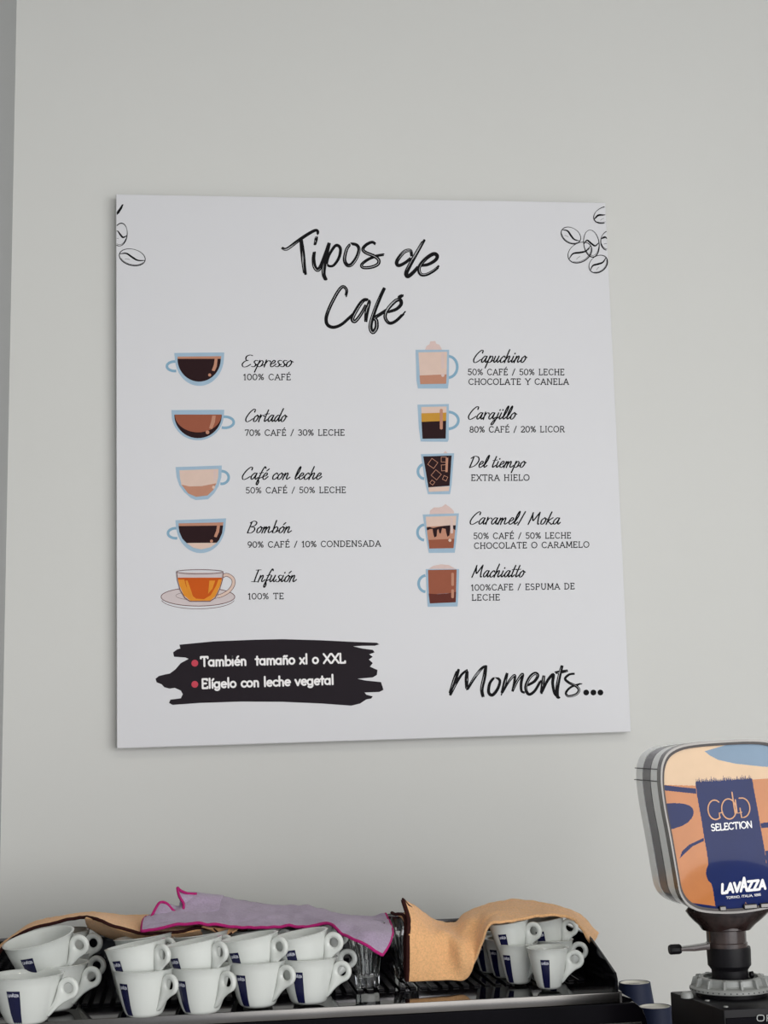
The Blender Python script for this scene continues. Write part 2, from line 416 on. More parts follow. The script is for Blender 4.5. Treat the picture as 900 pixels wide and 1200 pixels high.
# --- upright alphabet (cap height 1, y up); serif ticks added for the captions
def arc(cx_, cy_, rx, ry, a0, a1, n=12): return [(cx_+rx*math.cos(R(a0+(a1-a0)*i/n)), cy_+ry*math.sin(R(a0+(a1-a0)*i/n))) for i in range(n+1)]
CAPS = {
 '0': (.68, [arc(.3,.5,.3,.5,0,360,18)], []),
 '1': (.42, [[(.02,.8),(.2,1),(.2,0)]], [(.2,0)]),
 '2': (.62, [arc(.27,.72,.26,.28,160,-30,9)+[(.02,0),(.55,0),(.55,.12)]], []),
 '3': (.6, [arc(.25,.76,.22,.24,150,-90,9), arc(.25,.27,.26,.27,90,-150,9)], []),
 '5': (.6, [[(.5,1),(.1,1),(.07,.55)]+arc(.26,.31,.26,.31,120,-150,10)], []),
 '7': (.58, [[(.02,.88),(.02,1),(.52,1),(.2,0)]], []),
 '8': (.62, [arc(.28,.75,.22,.25,0,360,14), arc(.28,.26,.27,.26,0,360,14)], []),
 '9': (.62, [arc(.28,.68,.26,.32,0,360,14), [(.54,.68),(.5,.3),(.2,0)]], []),
 '4': (.6, [[(.42,0),(.42,1),(.02,.3),(.58,.3)]], []),
 '%': (.82, [arc(.16,.78,.15,.2,0,360,10), arc(.6,.22,.15,.2,0,360,10), [(.66,1),(.1,0)]], []),
 '/': (.5, [[(.42,1.05),(.02,-.08)]], []),
 'A': (.82, [[(.05,0),(.4,1),(.75,0)], [(.17,.33),(.63,.33)]], [(.05,0),(.75,0)]),
 'B': (.7, [[(.1,0),(.1,1)]+arc(.35,.76,.22,.24,90,-90,7)+[(.1,.52)], [(.35,.52)]+arc(.36,.26,.26,.26,90,-90,7)+[(.1,0)]], []),
 'C': (.78, [arc(.42,.5,.38,.5,42,318,14)], []),
 'D': (.8, [[(.1,0),(.1,1),(.3,1)]+arc(.32,.5,.38,.5,90,-90,12)+[(.1,0)]], [(.1,0),(.1,1)]),
 'E': (.66, [[(.55,.86),(.55,1),(.1,1),(.1,0),(.57,0),(.57,.14)], [(.1,.52),(.45,.52)]], [(.1,0),(.1,1)]),
 'F': (.64, [[(.55,.86),(.55,1),(.1,1),(.1,0)], [(.1,.52),(.45,.52)]], [(.1,0),(.1,1)]),
 'G': (.82, [arc(.42,.5,.38,.5,42,350,16)+[(.5,.42)]], []),
 'H': (.82, [[(.12,0),(.12,1)], [(.68,0),(.68,1)], [(.12,.52),(.68,.52)]], [(.12,0),(.12,1),(.68,0),(.68,1)]),
 'I': (.34, [[(.17,0),(.17,1)]], [(.17,0),(.17,1)]),
 'L': (.64, [[(.12,1),(.12,0),(.57,0),(.57,.16)]], [(.12,1),(.12,0)]),
 'M': (.98, [[(.1,0),(.14,1),(.48,.2),(.82,1),(.86,0)]], [(.1,0),(.86,0),(.14,1),(.82,1)]),
 'N': (.86, [[(.12,0),(.12,1),(.72,0),(.72,1)]], [(.12,0),(.12,1),(.72,1)]),
 'O': (.88, [arc(.42,.5,.4,.5,0,360,20)], []),
 'P': (.68, [[(.1,0),(.1,1)]+arc(.35,.74,.25,.26,90,-90,8)+[(.1,.48)]], [(.1,0)]),
 'R': (.76, [[(.1,0),(.1,1)]+arc(.36,.74,.25,.26,90,-90,8)+[(.1,.48)], [(.38,.48),(.66,0)]], [(.1,0),(.66,0)]),
 'S': (.62, [arc(.28,.75,.22,.25,35,270,10)+arc(.28,.26,.25,.26,90,-145,10)], []),
 'T': (.76, [[(.03,.85),(.03,1),(.7,1),(.7,.85)], [(.365,1),(.365,0)]], [(.365,0)]),
 'U': (.84, [[(.12,1),(.12,.35)]+arc(.4,.35,.28,.35,180,360,10)+[(.68,1)]], [(.12,1),(.68,1)]),
 'V': (.8, [[(.04,1),(.39,0),(.74,1)]], [(.04,1),(.74,1)]),
 'X': (.78, [[(.05,0),(.72,1)], [(.05,1),(.72,0)]], [(.05,0),(.72,0),(.05,1),(.72,1)]),
 'Y': (.76, [[(.04,1),(.38,.5),(.72,1)], [(.38,.5),(.38,0)]], [(.38,0),(.04,1),(.72,1)]),
 'Z': (.7, [[(.06,1),(.62,1),(.06,0),(.64,0)]], []),
 ',': (.25, [[(.1,.05),(.05,-.12)]], []), ' ': (.42, [], []), '.': (.25, [[(.1,0),(.1,.03)]], []),
}
CAPS['É'] = (CAPS['E'][0], CAPS['E'][1]+[[(.28,1.18),(.42,1.36)]], CAPS['E'][2])
LOW = {  # geometric bold lower case, x-height .68
 'a': (.66, [arc(.28,.32,.24,.30,0,360,14), [(.52,.62),(.52,0)]]), 'b': (.66, [arc(.36,.32,.24,.30,0,360,14), [(.12,1.05),(.12,0)]]),
 'c': (.54, [arc(.32,.32,.25,.30,50,310,10)]), 'e': (.62, [[(.08,.34),(.55,.34)]+arc(.32,.32,.24,.30,5,310,12)]),
 'g': (.66, [arc(.28,.32,.24,.30,0,360,14), [(.52,.62),(.52,-.05)]+arc(.3,-.05,.22,.2,0,-150,8)]),
 'h': (.6, [[(.12,1.05),(.12,0)], [(.12,.35)]+arc(.3,.4,.18,.22,180,0,8)+[(.48,0)]]),
 'i': (.27, [[(.13,.62),(.13,0)], [(.13,.9),(.13,.91)]]), 'l': (.27, [[(.13,1.05),(.13,0)]]),
 'm': (.92, [[(.12,.62),(.12,0)], [(.12,.35)]+arc(.28,.42,.16,.2,180,0,8)+[(.44,0)], [(.44,.35)]+arc(.62,.42,.17,.2,180,0,8)+[(.79,0)]]),
 'n': (.6, [[(.12,.62),(.12,0)], [(.12,.35)]+arc(.3,.4,.18,.22,180,0,8)+[(.48,0)]]),
 'o': (.66, [arc(.32,.32,.25,.30,0,360,16)]), 't': (.42, [[(.2,.9),(.2,0)], [(.04,.62),(.36,.62)]]),
 'v': (.56, [[(.04,.62),(.27,0),(.5,.62)]]), 'x': (.54, [[(.04,.62),(.46,0)], [(.04,0),(.46,.62)]]),
}
LOW['é'] = (.62, LOW['e'][1]+[[(.28,.82),(.42,.98)]]); LOW['í'] = (.27, [[(.13,.62),(.13,0)], [(.11,.82),(.24,.98)]])
LOW['ñ'] = (.6, LOW['n'][1]+[[(.14,.82),(.24,.9),(.36,.82),(.46,.9)]])
def upright(A, text, p0, p1, cap, wd, k=0, layer=1, serif=True, low=False, ital=0, lift=None, track=.0):
    """one line of text from pixel p0 to pixel p1 (baseline ends)"""
    g = lambda c: (LOW[c] if low and c in LOW else CAPS[c])
    adv = [g(c)[0]+track for c in text]; tot = sum(adv)-track
    kx = math.dist(p0, p1)/tot; ux, uy = (p1[0]-p0[0])/math.dist(p0, p1), (p1[1]-p0[1])/math.dist(p0, p1)
    x = 0
    for i, (c, a) in enumerate(zip(text, adv)):
        gl = g(c); st = list(gl[1]); h = cap*(lift[i] if lift else 1)
        def P(q):
            X = (x+q[0])*kx+q[1]*h*ital; Y = q[1]*h
            return (p0[0]+ux*X+uy*Y, p0[1]+uy*X-ux*Y)
        for s_ in st:
            run = [P(s_[0])]
            for i_ in range(1, len(s_)):
                p = P(s_[i_]); run.append(p)
                if i_ < len(s_)-1:
                    n_ = P(s_[i_+1]); a1 = math.atan2(p[1]-run[-2][1], p[0]-run[-2][0]); a2 = math.atan2(n_[1]-p[1], n_[0]-p[0])
                    if abs((a2-a1+PI) % (2*PI)-PI) > .85: A.stroke(run, wd, k, layer); run = [p]
            A.stroke(run, wd, k, layer)
        if serif and len(gl) > 2:
            for q in gl[2]: A.stroke([P((q[0]-.13, q[1])), P((q[0]+.13, q[1]))], wd*.9, k, layer, caps=False)
        x += a

DR = [  # drink name (x0,x1,baseline,cap) and its captions ((text, p0, p1))
 ('Espresso', 283, 344, 430, 13.2, [('100% CAFÉ', (285.5, 445.2), (341, 445.2))]),
 ('Cortado', 287, 337, 494.3, 13.8, [('70% CAFÉ / 30% LECHE', (287.3, 510.5), (404, 510.2))]),
 ('Café con leche', 283, 378, 562, 13.6, [('50% CAFÉ / 50% LECHE', (288.3, 578), (405.5, 577.4))]),
 ('Bombón', 289.5, 343, 624.6, 13.2, [('90% CAFÉ / 10% CONDENSADA', (290.5, 641.6), (446.3, 640.2))]),
 ('Infusión', 294, 349, 682, 13.8, [('100% TE', (291, 702.2), (332.7, 701.8))]),
 ('Capuchino', 554, 618, 425, 13.6, [('50% CAFÉ / 50% LECHE', (548.5, 439.3), (661.5, 439.4)), ('CHOCOLATE Y CANELA', (549.2, 450.7), (666.5, 450.6))]),
 ('Carajillo', 548, 606, 491.5, 14, [('80% CAFÉ / 20% LICOR', (550.6, 506.7), (661.7, 506.2))]),
 ('Del tiempo', 549, 617, 548, 13, [('EXTRA HIELO', (552.3, 563.2), (620.5, 563))]),
 ('Caramel/ Moka', 550, 658, 614.6, 13.8, [('50% CAFÉ / 50% LECHE', (555.2, 631.4), (669.3, 630.8)), ('CHOCOLATE O CARAMELO', (555.7, 642.9), (690.6, 641.4))]),
 ('Machiatto', 553, 616, 676.5, 13.8, [('100%CAFE / ESPUMA DE', (552.4, 692.0), (673.6, 690.2)), ('LECHE', (553, 703.6), (586, 703.2))]),
]
for nm, x0, x1, b, cap, caps_ in DR:
    A = Art([M_ink])
    script(A, nm, x0, x1, b, cap)
    for t, p0, p1 in caps_: upright(A, t, p0, p1, 6.7, .98, track=.13)
    A.build('drink_lettering', board, 'black handwritten %s above small printed capitals' % nm.replace('/', ''))

# --- brushed black banner with white text
bl = [(125,48),(250,36),(400,30),(500,28),(640,32),(760,38),(843,41),(852,47),(835,52),(790,52),(757,54),(790,62),(828,67),(835,76),(815,83),(828,92),(814,102),(828,115),(818,128),(845,140),(843,158),(828,167),(773,172),(800,178),(858,184),(867,212),(852,220),(798,222),(805,230),(828,236),(822,244),(805,247),(782,262),(750,270),(640,262),(500,256),(350,255),(200,260),(100,267),(87,260),(92,248),(130,243),(137,228),(130,215),(108,205),(90,208),(70,203),(60,192),(42,185),(38,172),(50,162),(78,155),(90,153),(110,138),(130,115),(158,100),(148,95),(105,92),(102,76),(115,66),(128,62)]
A = Art([M_blob, M_pwhite, M_pred])
A.poly([(170+x/3.103, 740+y/3.103) for x, y in bl], 0, 1)
upright(A, 'También  tamaño xl o XXL', (235.2, 780.8), (405.2, 776.6), 10.8, 2.3, 1, 3, False, True)
upright(A, 'Elígelo con leche vegetal', (236.4, 806.6), (391.5, 801.8), 10.6, 2.3, 1, 3, False, True)
A.disc(228.3, 777.2, 4.0, 2, 3, 20); A.disc(228.3, 802, 4.0, 2, 3, 20)
A.build('brushed_banner', board, 'black brushed banner with two white lines of text and red dots')

# --- coffee bean drawings in the corners
def bean(A, cx_, cy_, a, b, rot, seed=0, clip=None):
    rnd = random.Random(seed); c, s_ = math.cos(R(rot)), math.sin(R(rot))
    T = lambda x, y: (cx_+x*c-y*s_, cy_+x*s_+y*c)
    ok = clip or (lambda p: True)
    def put(pts, wd):
        run = []
        for p in pts+[None]:
            if p is not None and ok(p): run.append(p)
            else:
                if len(run) > 1: A.stroke(run, wd, 0, 1)
                run = []
    put([T(a*math.cos(R(t)), b*math.sin(R(t))) for t in range(0, 361, 12)], lambda t: .55+.7*abs(math.sin(PI*t+.8)))
    put([T(a*.93*math.cos(R(t)), b*.88*math.sin(R(t))) for t in range(20, 160, 10)], .45)
    put(cr([T(-a*.95, -b*.05), T(-a*.5, -b*.28), T(0, 0), T(a*.45, b*.2), T(a*.95, b*.02)], 6), lambda t: .7+1.5*math.sin(PI*t))
    put([T(a*.3*math.cos(R(t))-a*.2, b*.45+b*.1*math.sin(R(t))) for t in range(180, 300, 20)], .35)
def rx_(y): return 709.5+(y-237.5)*30/620-.4
def lx_(y): return 136.6
A = Art([M_ink])
ck = lambda p: p[0] < rx_(p[1]) and p[0] > lx_(p[1])
for i, (x, y, a, b, r_) in enumerate([(669,276,12.4,8.8,32),(693,285.5,9,16,-8),(679.5,296,15,11,-32),(701,309.5,12,9.2,-40),(713,282,9,11.5,10),(708,252,13,9,-25)]):
    bean(A, x, y, a, b, r_, i, ck)
A.build('coffee_bean_print', board, 'cluster of ink drawn coffee beans in the upper right corner')
A = Art([M_ink])
for i, (x, y, a, b, r_) in enumerate([(155, 301.5, 15.5, 9.5, 14), (141, 275, 8, 13.5, 8)]): bean(A, x, y, a, b, r_, i+9, ck)
A.poly([(136.8,248.5),(140,244),(143,239.5),(144.8,239.5),(143,244.5),(139.5,250),(136.8,252)], 0, 1)
A.build('coffee_bean_print', board, 'ink drawn coffee beans cut by the left edge of the board')

# --- drink pictures
def pic(ox, oy, sc): return lambda L: [(ox+x/sc, oy+y/sc) for x, y in L]
def rr(x0, y0, x1, y1, r_=4):
    o = []
    for cx_, cy_, a in ((x1-r_, y0+r_, -90), (x1-r_, y1-r_, 0), (x0+r_, y1-r_, 90), (x0+r_, y0+r_, 180)):
        o += [(cx_+r_*math.cos(R(a+t)), cy_+r_*math.sin(R(a+t))) for t in (0, 30, 60, 90)]
    return o
PM = [M_pcup, M_pcupd, M_pcoffee, M_pbrown, M_pbrown2, M_pdark, M_pcream, M_pgold, M_pfoam]
def bowl(x0, x1, y0, yb, n=16, pw=1.0, tilt=0):
    c = (x0+x1)/2; rx = (x1-x0)/2
    return [(x0, y0+tilt)]+[(c+rx*math.cos(R(180-t)), y0+(yb-y0)*math.sin(R(t))**pw) for t in range(8, 180, 8)]+[(x1, y0)]
def low_part(x0, x1, y0, yb, ycut, pw=1.0):
    return [p for p in bowl(x0, x1, y0, yb, pw=pw) if p[1] >= ycut]
def handle_arc(A, T, cx_, cy_, rx, ry, a0, a1, wd, sc):
    A.stroke(T([(cx_+rx*math.cos(R(a0+(a1-a0)*i/14)), cy_+ry*math.sin(R(a0+(a1-a0)*i/14))) for i in range(15)]), wd/sc, 1, 1, False)
T = pic(180, 400, 3.214)
A = Art(PM)   # espresso
handle_arc(A, T, 80, 94, 30, 18, 290, 80, 10, 3.214)
A.poly(T([(78,44)]+bowl(80,265,60,168)[1:-1]+[(266,42)]), 0)
A.poly(T([(90,58),(255,56),(253,68),(91,70)]), 4)
A.poly(T(bowl(90,253,66,152)), 2)
A.poly(T([(230,66),(241,66),(238,95),(230,113),(219,110),(227,88)]), 4); A.disc(*T([(211,127)])[0], 1.8, 4, A.layer+1)
A.build('drink_picture', board, 'espresso cup picture with black coffee and handle on the left')
A = Art(PM)   # cortado
handle_arc(A, T, 268, 305, 34, 21, -110, 110, 10, 3.214)
A.poly(T([(67,259)]+bowl(68,265,275,373)[1:-1]+[(266,258)]), 0)
A.poly(T(bowl(78,257,277,365)), 2)
A.poly(T(bowl(80,256,276,343)), 3)
A.poly(T([(221,280),(234,280),(231,305),(220,331),(209,327),(216,305)]), 4); A.disc(*T([(203,343)])[0], 2.2, 4, A.layer+1)
A.build('drink_picture', board, 'cortado cup picture with brown drink over black crescent')
T = pic(180, 530, 3.214)
A = Art(PM)   # cafe con leche
handle_arc(A, T, 256, 95, 27, 24, -100, 100, 10, 3.214)
A.poly(T([(83,56)]+[(87,95),(97,125),(115,150),(140,172),(158,180),(205,177),(228,155),(245,128),(255,95)]+[(257,50)]), 0)
A.poly(T([(97,68),(244,63),(243,95),(236,122),(180,132),(135,133),(105,126),(99,95)]), 6)
A.poly(T([(105,122),(135,129),(180,128),(236,117),(225,142),(203,163),(160,168),(130,155)]), 4)
A.poly(T([(226,68),(236,68),(235,108),(226,108)]), 8); A.disc(*T([(226,132)])[0], 1.8, 6, A.layer+1)
A.build('drink_picture', board, 'latte cup picture with pale cream over light brown')
A = Art(PM)   # bombon
handle_arc(A, T, 84, 305, 30, 19, 290, 80, 10, 3.214)
A.poly(T([(82,256)]+bowl(84,271,270,380)[1:-1]+[(273,249)]), 0)
A.poly(T([(94,268),(263,264),(261,277),(95,280)]), 4)
A.poly(T([(94,278),(262,276),(258,305),(247,330),(238,341),(124,342),(108,325),(97,300)]), 2)
A.poly(T([(124,342),(238,341),(215,358),(180,366),(150,360)]), 6)
A.poly(T([(239,274),(250,274),(247,300),(237,321),(227,318),(236,295)]), 4); A.disc(*T([(218,335)])[0], 1.8, 4, A.layer+1)
A.build('drink_picture', board, 'bombón cup picture with coffee over pale condensed milk')
T = pic(180, 640, 3.214)
A = Art([M_psaucer, M_pline, M_ptea, M_ptea2, M_board, M_pcream])   # tea
A.disc(*T([(167,191)])[0], 43, 0, 1, 40, 10.6)
A.stroke([(T([(167,191)])[0][0]+43.2*math.cos(R(t)), T([(167,191)])[0][1]+10.8*math.sin(R(t))) for t in range(0, 361, 8)], .8, 1, 2)
A.stroke([(T([(167,194)])[0][0]+43*math.cos(R(t)), T([(167,199)])[0][1]+11.6*math.sin(R(t))) for t in range(10, 171, 8)], .6, 1, 2)
A.stroke([(T([(167,187)])[0][0]+26*math.cos(R(t)), T([(167,187)])[0][1]+5*math.sin(R(t))) for t in range(0, 361, 12)], .4, 1, 2)
A.layer = 3
hp = T([(253,118),(275,108),(298,122),(300,145),(285,168),(262,183),(242,190)])
A.stroke(cr(hp, 6), 4.2, 1, 3, False); A.stroke(cr(hp, 6), 3.0, 5, 4, False)
A.layer = 4
A.poly(T([(86,98),(262,98),(262,125),(250,160),(232,195),(215,208),(135,208),(112,190),(97,155),(88,122)]), 0)
A.poly(T([(91,124),(258,124),(250,152),(232,190),(213,206),(138,206),(114,186),(98,150)]), 3)
A.poly(T([(115,124),(245,124),(235,150),(215,185),(190,200),(160,198),(135,178),(122,150)]), 2)
A.poly(T([(91,119),(258,119),(256,126),(93,126)]), 2)
A.poly(T([(120,130),(128,130),(142,170),(150,195),(140,190),(126,160)]), 3)
A.poly(T([(210,130),(232,130),(222,160),(205,180),(208,150)]), 3)
L = A.layer+1
A.stroke([(T([(174,97)])[0][0]+27.3*math.cos(R(t)), T([(174,97)])[0][1]+2.5*math.sin(R(t))) for t in range(0, 361, 10)], .7, 1, L)
A.stroke(T([(87,98),(90,130),(100,165),(118,195),(137,208),(213,208),(232,195),(250,160),(260,125),(262,98)]), .8, 1, L)
A.build('drink_picture', board, 'orange tea in a glass cup on a saucer, picture')
T = pic(470, 390, 3.75)
def mug(A, T, outer, sc, hx, hy, rx, ry, side):
    if side > 0: handle_arc(A, T, hx, hy, rx, ry, -95, 95, 12, sc)
    else: handle_arc(A, T, hx, hy, rx, ry, 265, 95, 12, sc)
    A.poly(T(outer), 0)
A = Art(PM)   # capuchino
A.poly(T([(105,75),(112,58),(125,50),(128,38),(150,36),(155,48),(168,52),(176,66),(180,75)]), 8)
mug(A, T, [(64,75),(211,75),(210,210),(206,245),(74,245),(68,210)], 3.75, 207, 150, 40, 47, 1)
A.poly(T([(76,86),(202,84),(200,184),(82,188)]), 6)
A.poly(T([(81,188),(200,183),(198,224),(84,226)]), 4)
A.poly(T(rr(176,90,190,158,5)), 8); A.disc(*T([(183,187)])[0], 2, 8, A.layer+1)
A.build('drink_picture', board, 'tall cappuccino mug picture topped with whipped cream')
A = Art(PM)   # carajillo
mug(A, T, [(72,316),(210,313),(209,470),(204,479),(86,478),(78,420)], 3.75, 207, 385, 45, 37, 1)
A.poly(T([(88,326),(200,324),(199,352),(90,354)]), 6)
A.poly(T([(89,354),(199,351),(198,388),(90,392)]), 7)
A.poly(T([(90,392),(198,387),(196,465),(94,466)]), 2)
A.poly(T(rr(170,335,183,425,5)), 4)
A.build('drink_picture', board, 'carajillo glass picture with amber layer over black coffee')
T = pic(470, 520, 3.75)
A = Art(PM)   # del tiempo
A.poly(T([(185,42),(195,32),(205,42)]), 8)
mug(A, T, [(87,46),(233,42),(222,180),(215,222),(118,222),(108,180)], 3.75, 104, 122, 30, 32, -1)
A.poly(T([(97,56),(222,52),(213,185),(120,192)]), 2)
A.poly(T([(120,192),(213,187),(210,208),(122,212)]), 6)
L = A.layer+1
def sq(cx_, cy_, h, rot): return [(cx_+h*1.41*math.cos(R(rot+a)), cy_+h*1.41*math.sin(R(rot+a))) for a in (0, 90, 180, 270, 360)]
for cx_, cy_, h, rot in ((139,87,16,80),(154,137,16,85),(187,70,11,45),(190,106,13,42),(193,152,9,70),(137,171,8,80)): A.stroke(T(sq(cx_, cy_, h, rot)), .8, 4, L)
A.poly(T([(196,62),(207,62),(204,125),(194,125)]), 4)
A.build('drink_picture', board, 'iced coffee glass picture with outlined ice squares')
T = pic(470, 580, 3.75)
A = Art(PM)   # caramel moka
A.poly(T([(125,85),(128,68),(145,55),(165,55),(180,52),(195,40),(212,52),(222,60),(232,72),(232,85)]), 8)
mug(A, T, [(95,86),(254,81),(243,200),(236,254),(122,255),(112,200)], 3.75, 104, 165, 32, 34, -1)
A.poly(T([(108,96),(243,92),(240,135),(112,142)]), 6)
A.poly(T([(112,140),(240,133),(234,194),(118,198)]), 4)
A.poly(T([(120,198),(234,193),(230,234),(124,236)]), 3)
A.poly(T([(112,144),(125,141),(140,146),(165,140),(190,136),(212,134),(240,134),(238,156),(230,150),(222,140),(216,150),(212,178),(203,184),(198,165),(196,150),(180,146),(174,170),(168,168),(164,150),(158,155),(156,182),(146,187),(141,170),(138,150),(128,150),(114,156)]), 2)
A.poly(T(rr(216,100,228,170,5)), 8); A.disc(*T([(214,200)])[0], 1.8, 6, A.layer+1)
A.build('drink_picture', board, 'caramel mug picture with dark dripping sauce and cream')
A = Art(PM)   # machiatto
A.poly(T([(122,325),(140,312),(175,305),(210,308),(240,325)]), 8)
mug(A, T, [(108,326),(255,326),(250,470),(248,490),(117,492),(112,420)], 3.75, 110, 390, 33, 36, -1)
A.poly(T([(118,330),(244,328),(241,430),(122,438)]), 3)
A.poly(T([(121,434),(160,436),(205,433),(242,426),(240,472),(126,477)]), 5)
A.poly(T(rr(220,342,232,400,5)), 4); A.poly(T(rr(220,415,232,454,5)), 4)
A.build('drink_picture', board, 'macchiato mug picture filled brown with dark base layer')

# ------------------------------------------------------------------ espresso machine
YT = -0.60                                    # front edge of the cup tray
P_fr = U(725, 1164, YT); ZT = P_fr.z; XR = P_fr.x; XL = U(-170, 1205, YT).x
TD = .42; YK = YT+TD; HB = U(520, 1077, YK).z-ZT
print('grinder HB', HB, 'tray Y at 1157', UZ(500, 1157, ZT).y, 'at 1148', UZ(476, 1149, ZT).y)
mc = empty('espresso_machine', ((XL+XR)/2, (YT+YK)/2, .92))
tag(mc, 'black espresso machine with cup tray on top and chrome front rail', 'coffee machine')
def mloc(bm):
    bmesh.ops.translate(bm, vec=-Vector(mc.location), verts=bm.verts[:])
    return bm
XE = U(758, 1200, YT).x                      # outermost right side of the body
zt = ZT
bm = bmesh.new()                             # body with rounded shoulders
def body_prof():
    o = []
    rise = [(XE, zt-.46), (XE, zt-.05)]
    pr = [(XE-.002, zt-.035), (XE-.007, zt-.022), (XE-.018, zt-.010), (XR+.004, zt-.004)]
    Lx = XL-(XE-XR)
    o = rise+pr+[(XL-.004, zt-.004), (Lx+.018, zt-.010), (Lx+.007, zt-.022), (Lx+.002, zt-.035), (Lx, zt-.05), (Lx, zt-.46)]
    return o
def zz(u, v): return v
prism(bm, body_prof(), YT+.012, YK+.012, lambda u, v, w_: (u, w_, v))
obj('body', mloc(bm), M_black, mc)
bm = bmesh.new()                             # front fascia below the rail
prism(bm, [(XE, zt-.30), (XE, zt-.05), (XE-.002, zt-.035), (XE-.007, zt-.022), (XE-.018, zt-.0125), (XR+.003, zt-.0125), (XL, zt-.0125), (XL, zt-.30)], YT-.006, YT+.0115, lambda u, v, w_: (u, w_, v))
bevel(bm, .002, 2); obj('front_panel', mloc(bm), M_black, mc)
bm = bmesh.new(); box(bm, (XL, YT, zt-.0034), (XR, YK, zt)); obj('tray_plate', mloc(bm), M_tray, mc)
bm = bmesh.new(); box(bm, (XL-.002, YT-.005, zt-.0122), (XR, YT-.0002, zt+.0022)); bevel(bm, .0012, 2); obj('front_rail', mloc(bm), M_chrome, mc, True, 40)
# slats of the tray grille, running front to back
nsl = 64; pitch = (XR-XL-.03)/nsl
sm = None
for i in range(nsl):
    x = XL+.015+pitch*(i+.5)
    if sm is None:
        bm = bmesh.new(); box(bm, (-pitch*.30, -.135, 0), (pitch*.30, .135, .0030)); bevel(bm, .0007, 1)
        o = obj('slat', bm, M_slat, mc); sm = o.data
    else: o = link('slat', sm, None, mc)
    o.location = Vector((x, (YT+.095+YK-.03)/2+.01, zt+.0001))-Vector(mc.location)
# side panels
P_mid = .150
for sx, nm in ((XR, 'r'), (XL, 'l')):
    bm = bmesh.new(); s0 = sx-.004 if sx == XR else sx
    prism(bm, [(YT+.0, zt-.012), (YT+.0, zt+.019), (YT+.006, zt+.028), (YT+.05, zt+.040), (P_mid+YT-.02, HB+zt-.003), (P_mid+YT, HB+zt), (YK, HB+zt), (YK, zt-.012)],
          s0, s0+.004, lambda u, v, w_: (w_, u, v))
    bevel(bm, .0008, 1); obj('side_panel', mloc(bm), M_panel, mc)
bm = bmesh.new(); box(bm, (XR+.0002, YT-.004, zt-.014), (XR+.0035, YT+.10, zt+.003)); obj('side_trim', mloc(bm), M_chrome, mc)
bm = bmesh.new(); box(bm, (XL, YK, zt-.012), (XR, YK+.005, zt+HB-.0055)); obj('back_panel', mloc(bm), M_panel, mc)
bm = bmesh.new(); box(bm, (XL, YK-.001, zt+HB-.0052), (XR, YK+.006, zt+HB)); bevel(bm, .001, 1); obj('back_rail', mloc(bm), M_dsteel, mc)
q0 = U(728, 1198.5, YT-.007); q1 = U(752, 1197.5, YT-.007)
bm = bmesh.new(); box(bm, (XL+.05, YT-.0085, q0.z-.009), (q1.x, YT-.0062, q0.z)); bevel(bm, .0008, 1); obj('lower_trim', mloc(bm), M_chrome, mc)
for sx in (XL+.06, XR-.06):
    for sy in (YT+.06, YK-.06):
        bm = bmesh.new(); lathe(bm, [(0, 0), (.022, 0), (.025, zt-.46-.92), (0, zt-.46-.92)], 20, (sx, sy, .92)); obj('foot', mloc(bm), M_satin, mc)

# counter, cup ledge
XCR = 2.4
bm = bmesh.new(); box(bm, (xw(.9)+.004, -1.02, .88), (XCR, -.0, .92)); bevel(bm, .004, 2)
tag(obj('back_counter', bm, M_counter), 'pale counter the espresso machine and grinder stand on', 'counter')

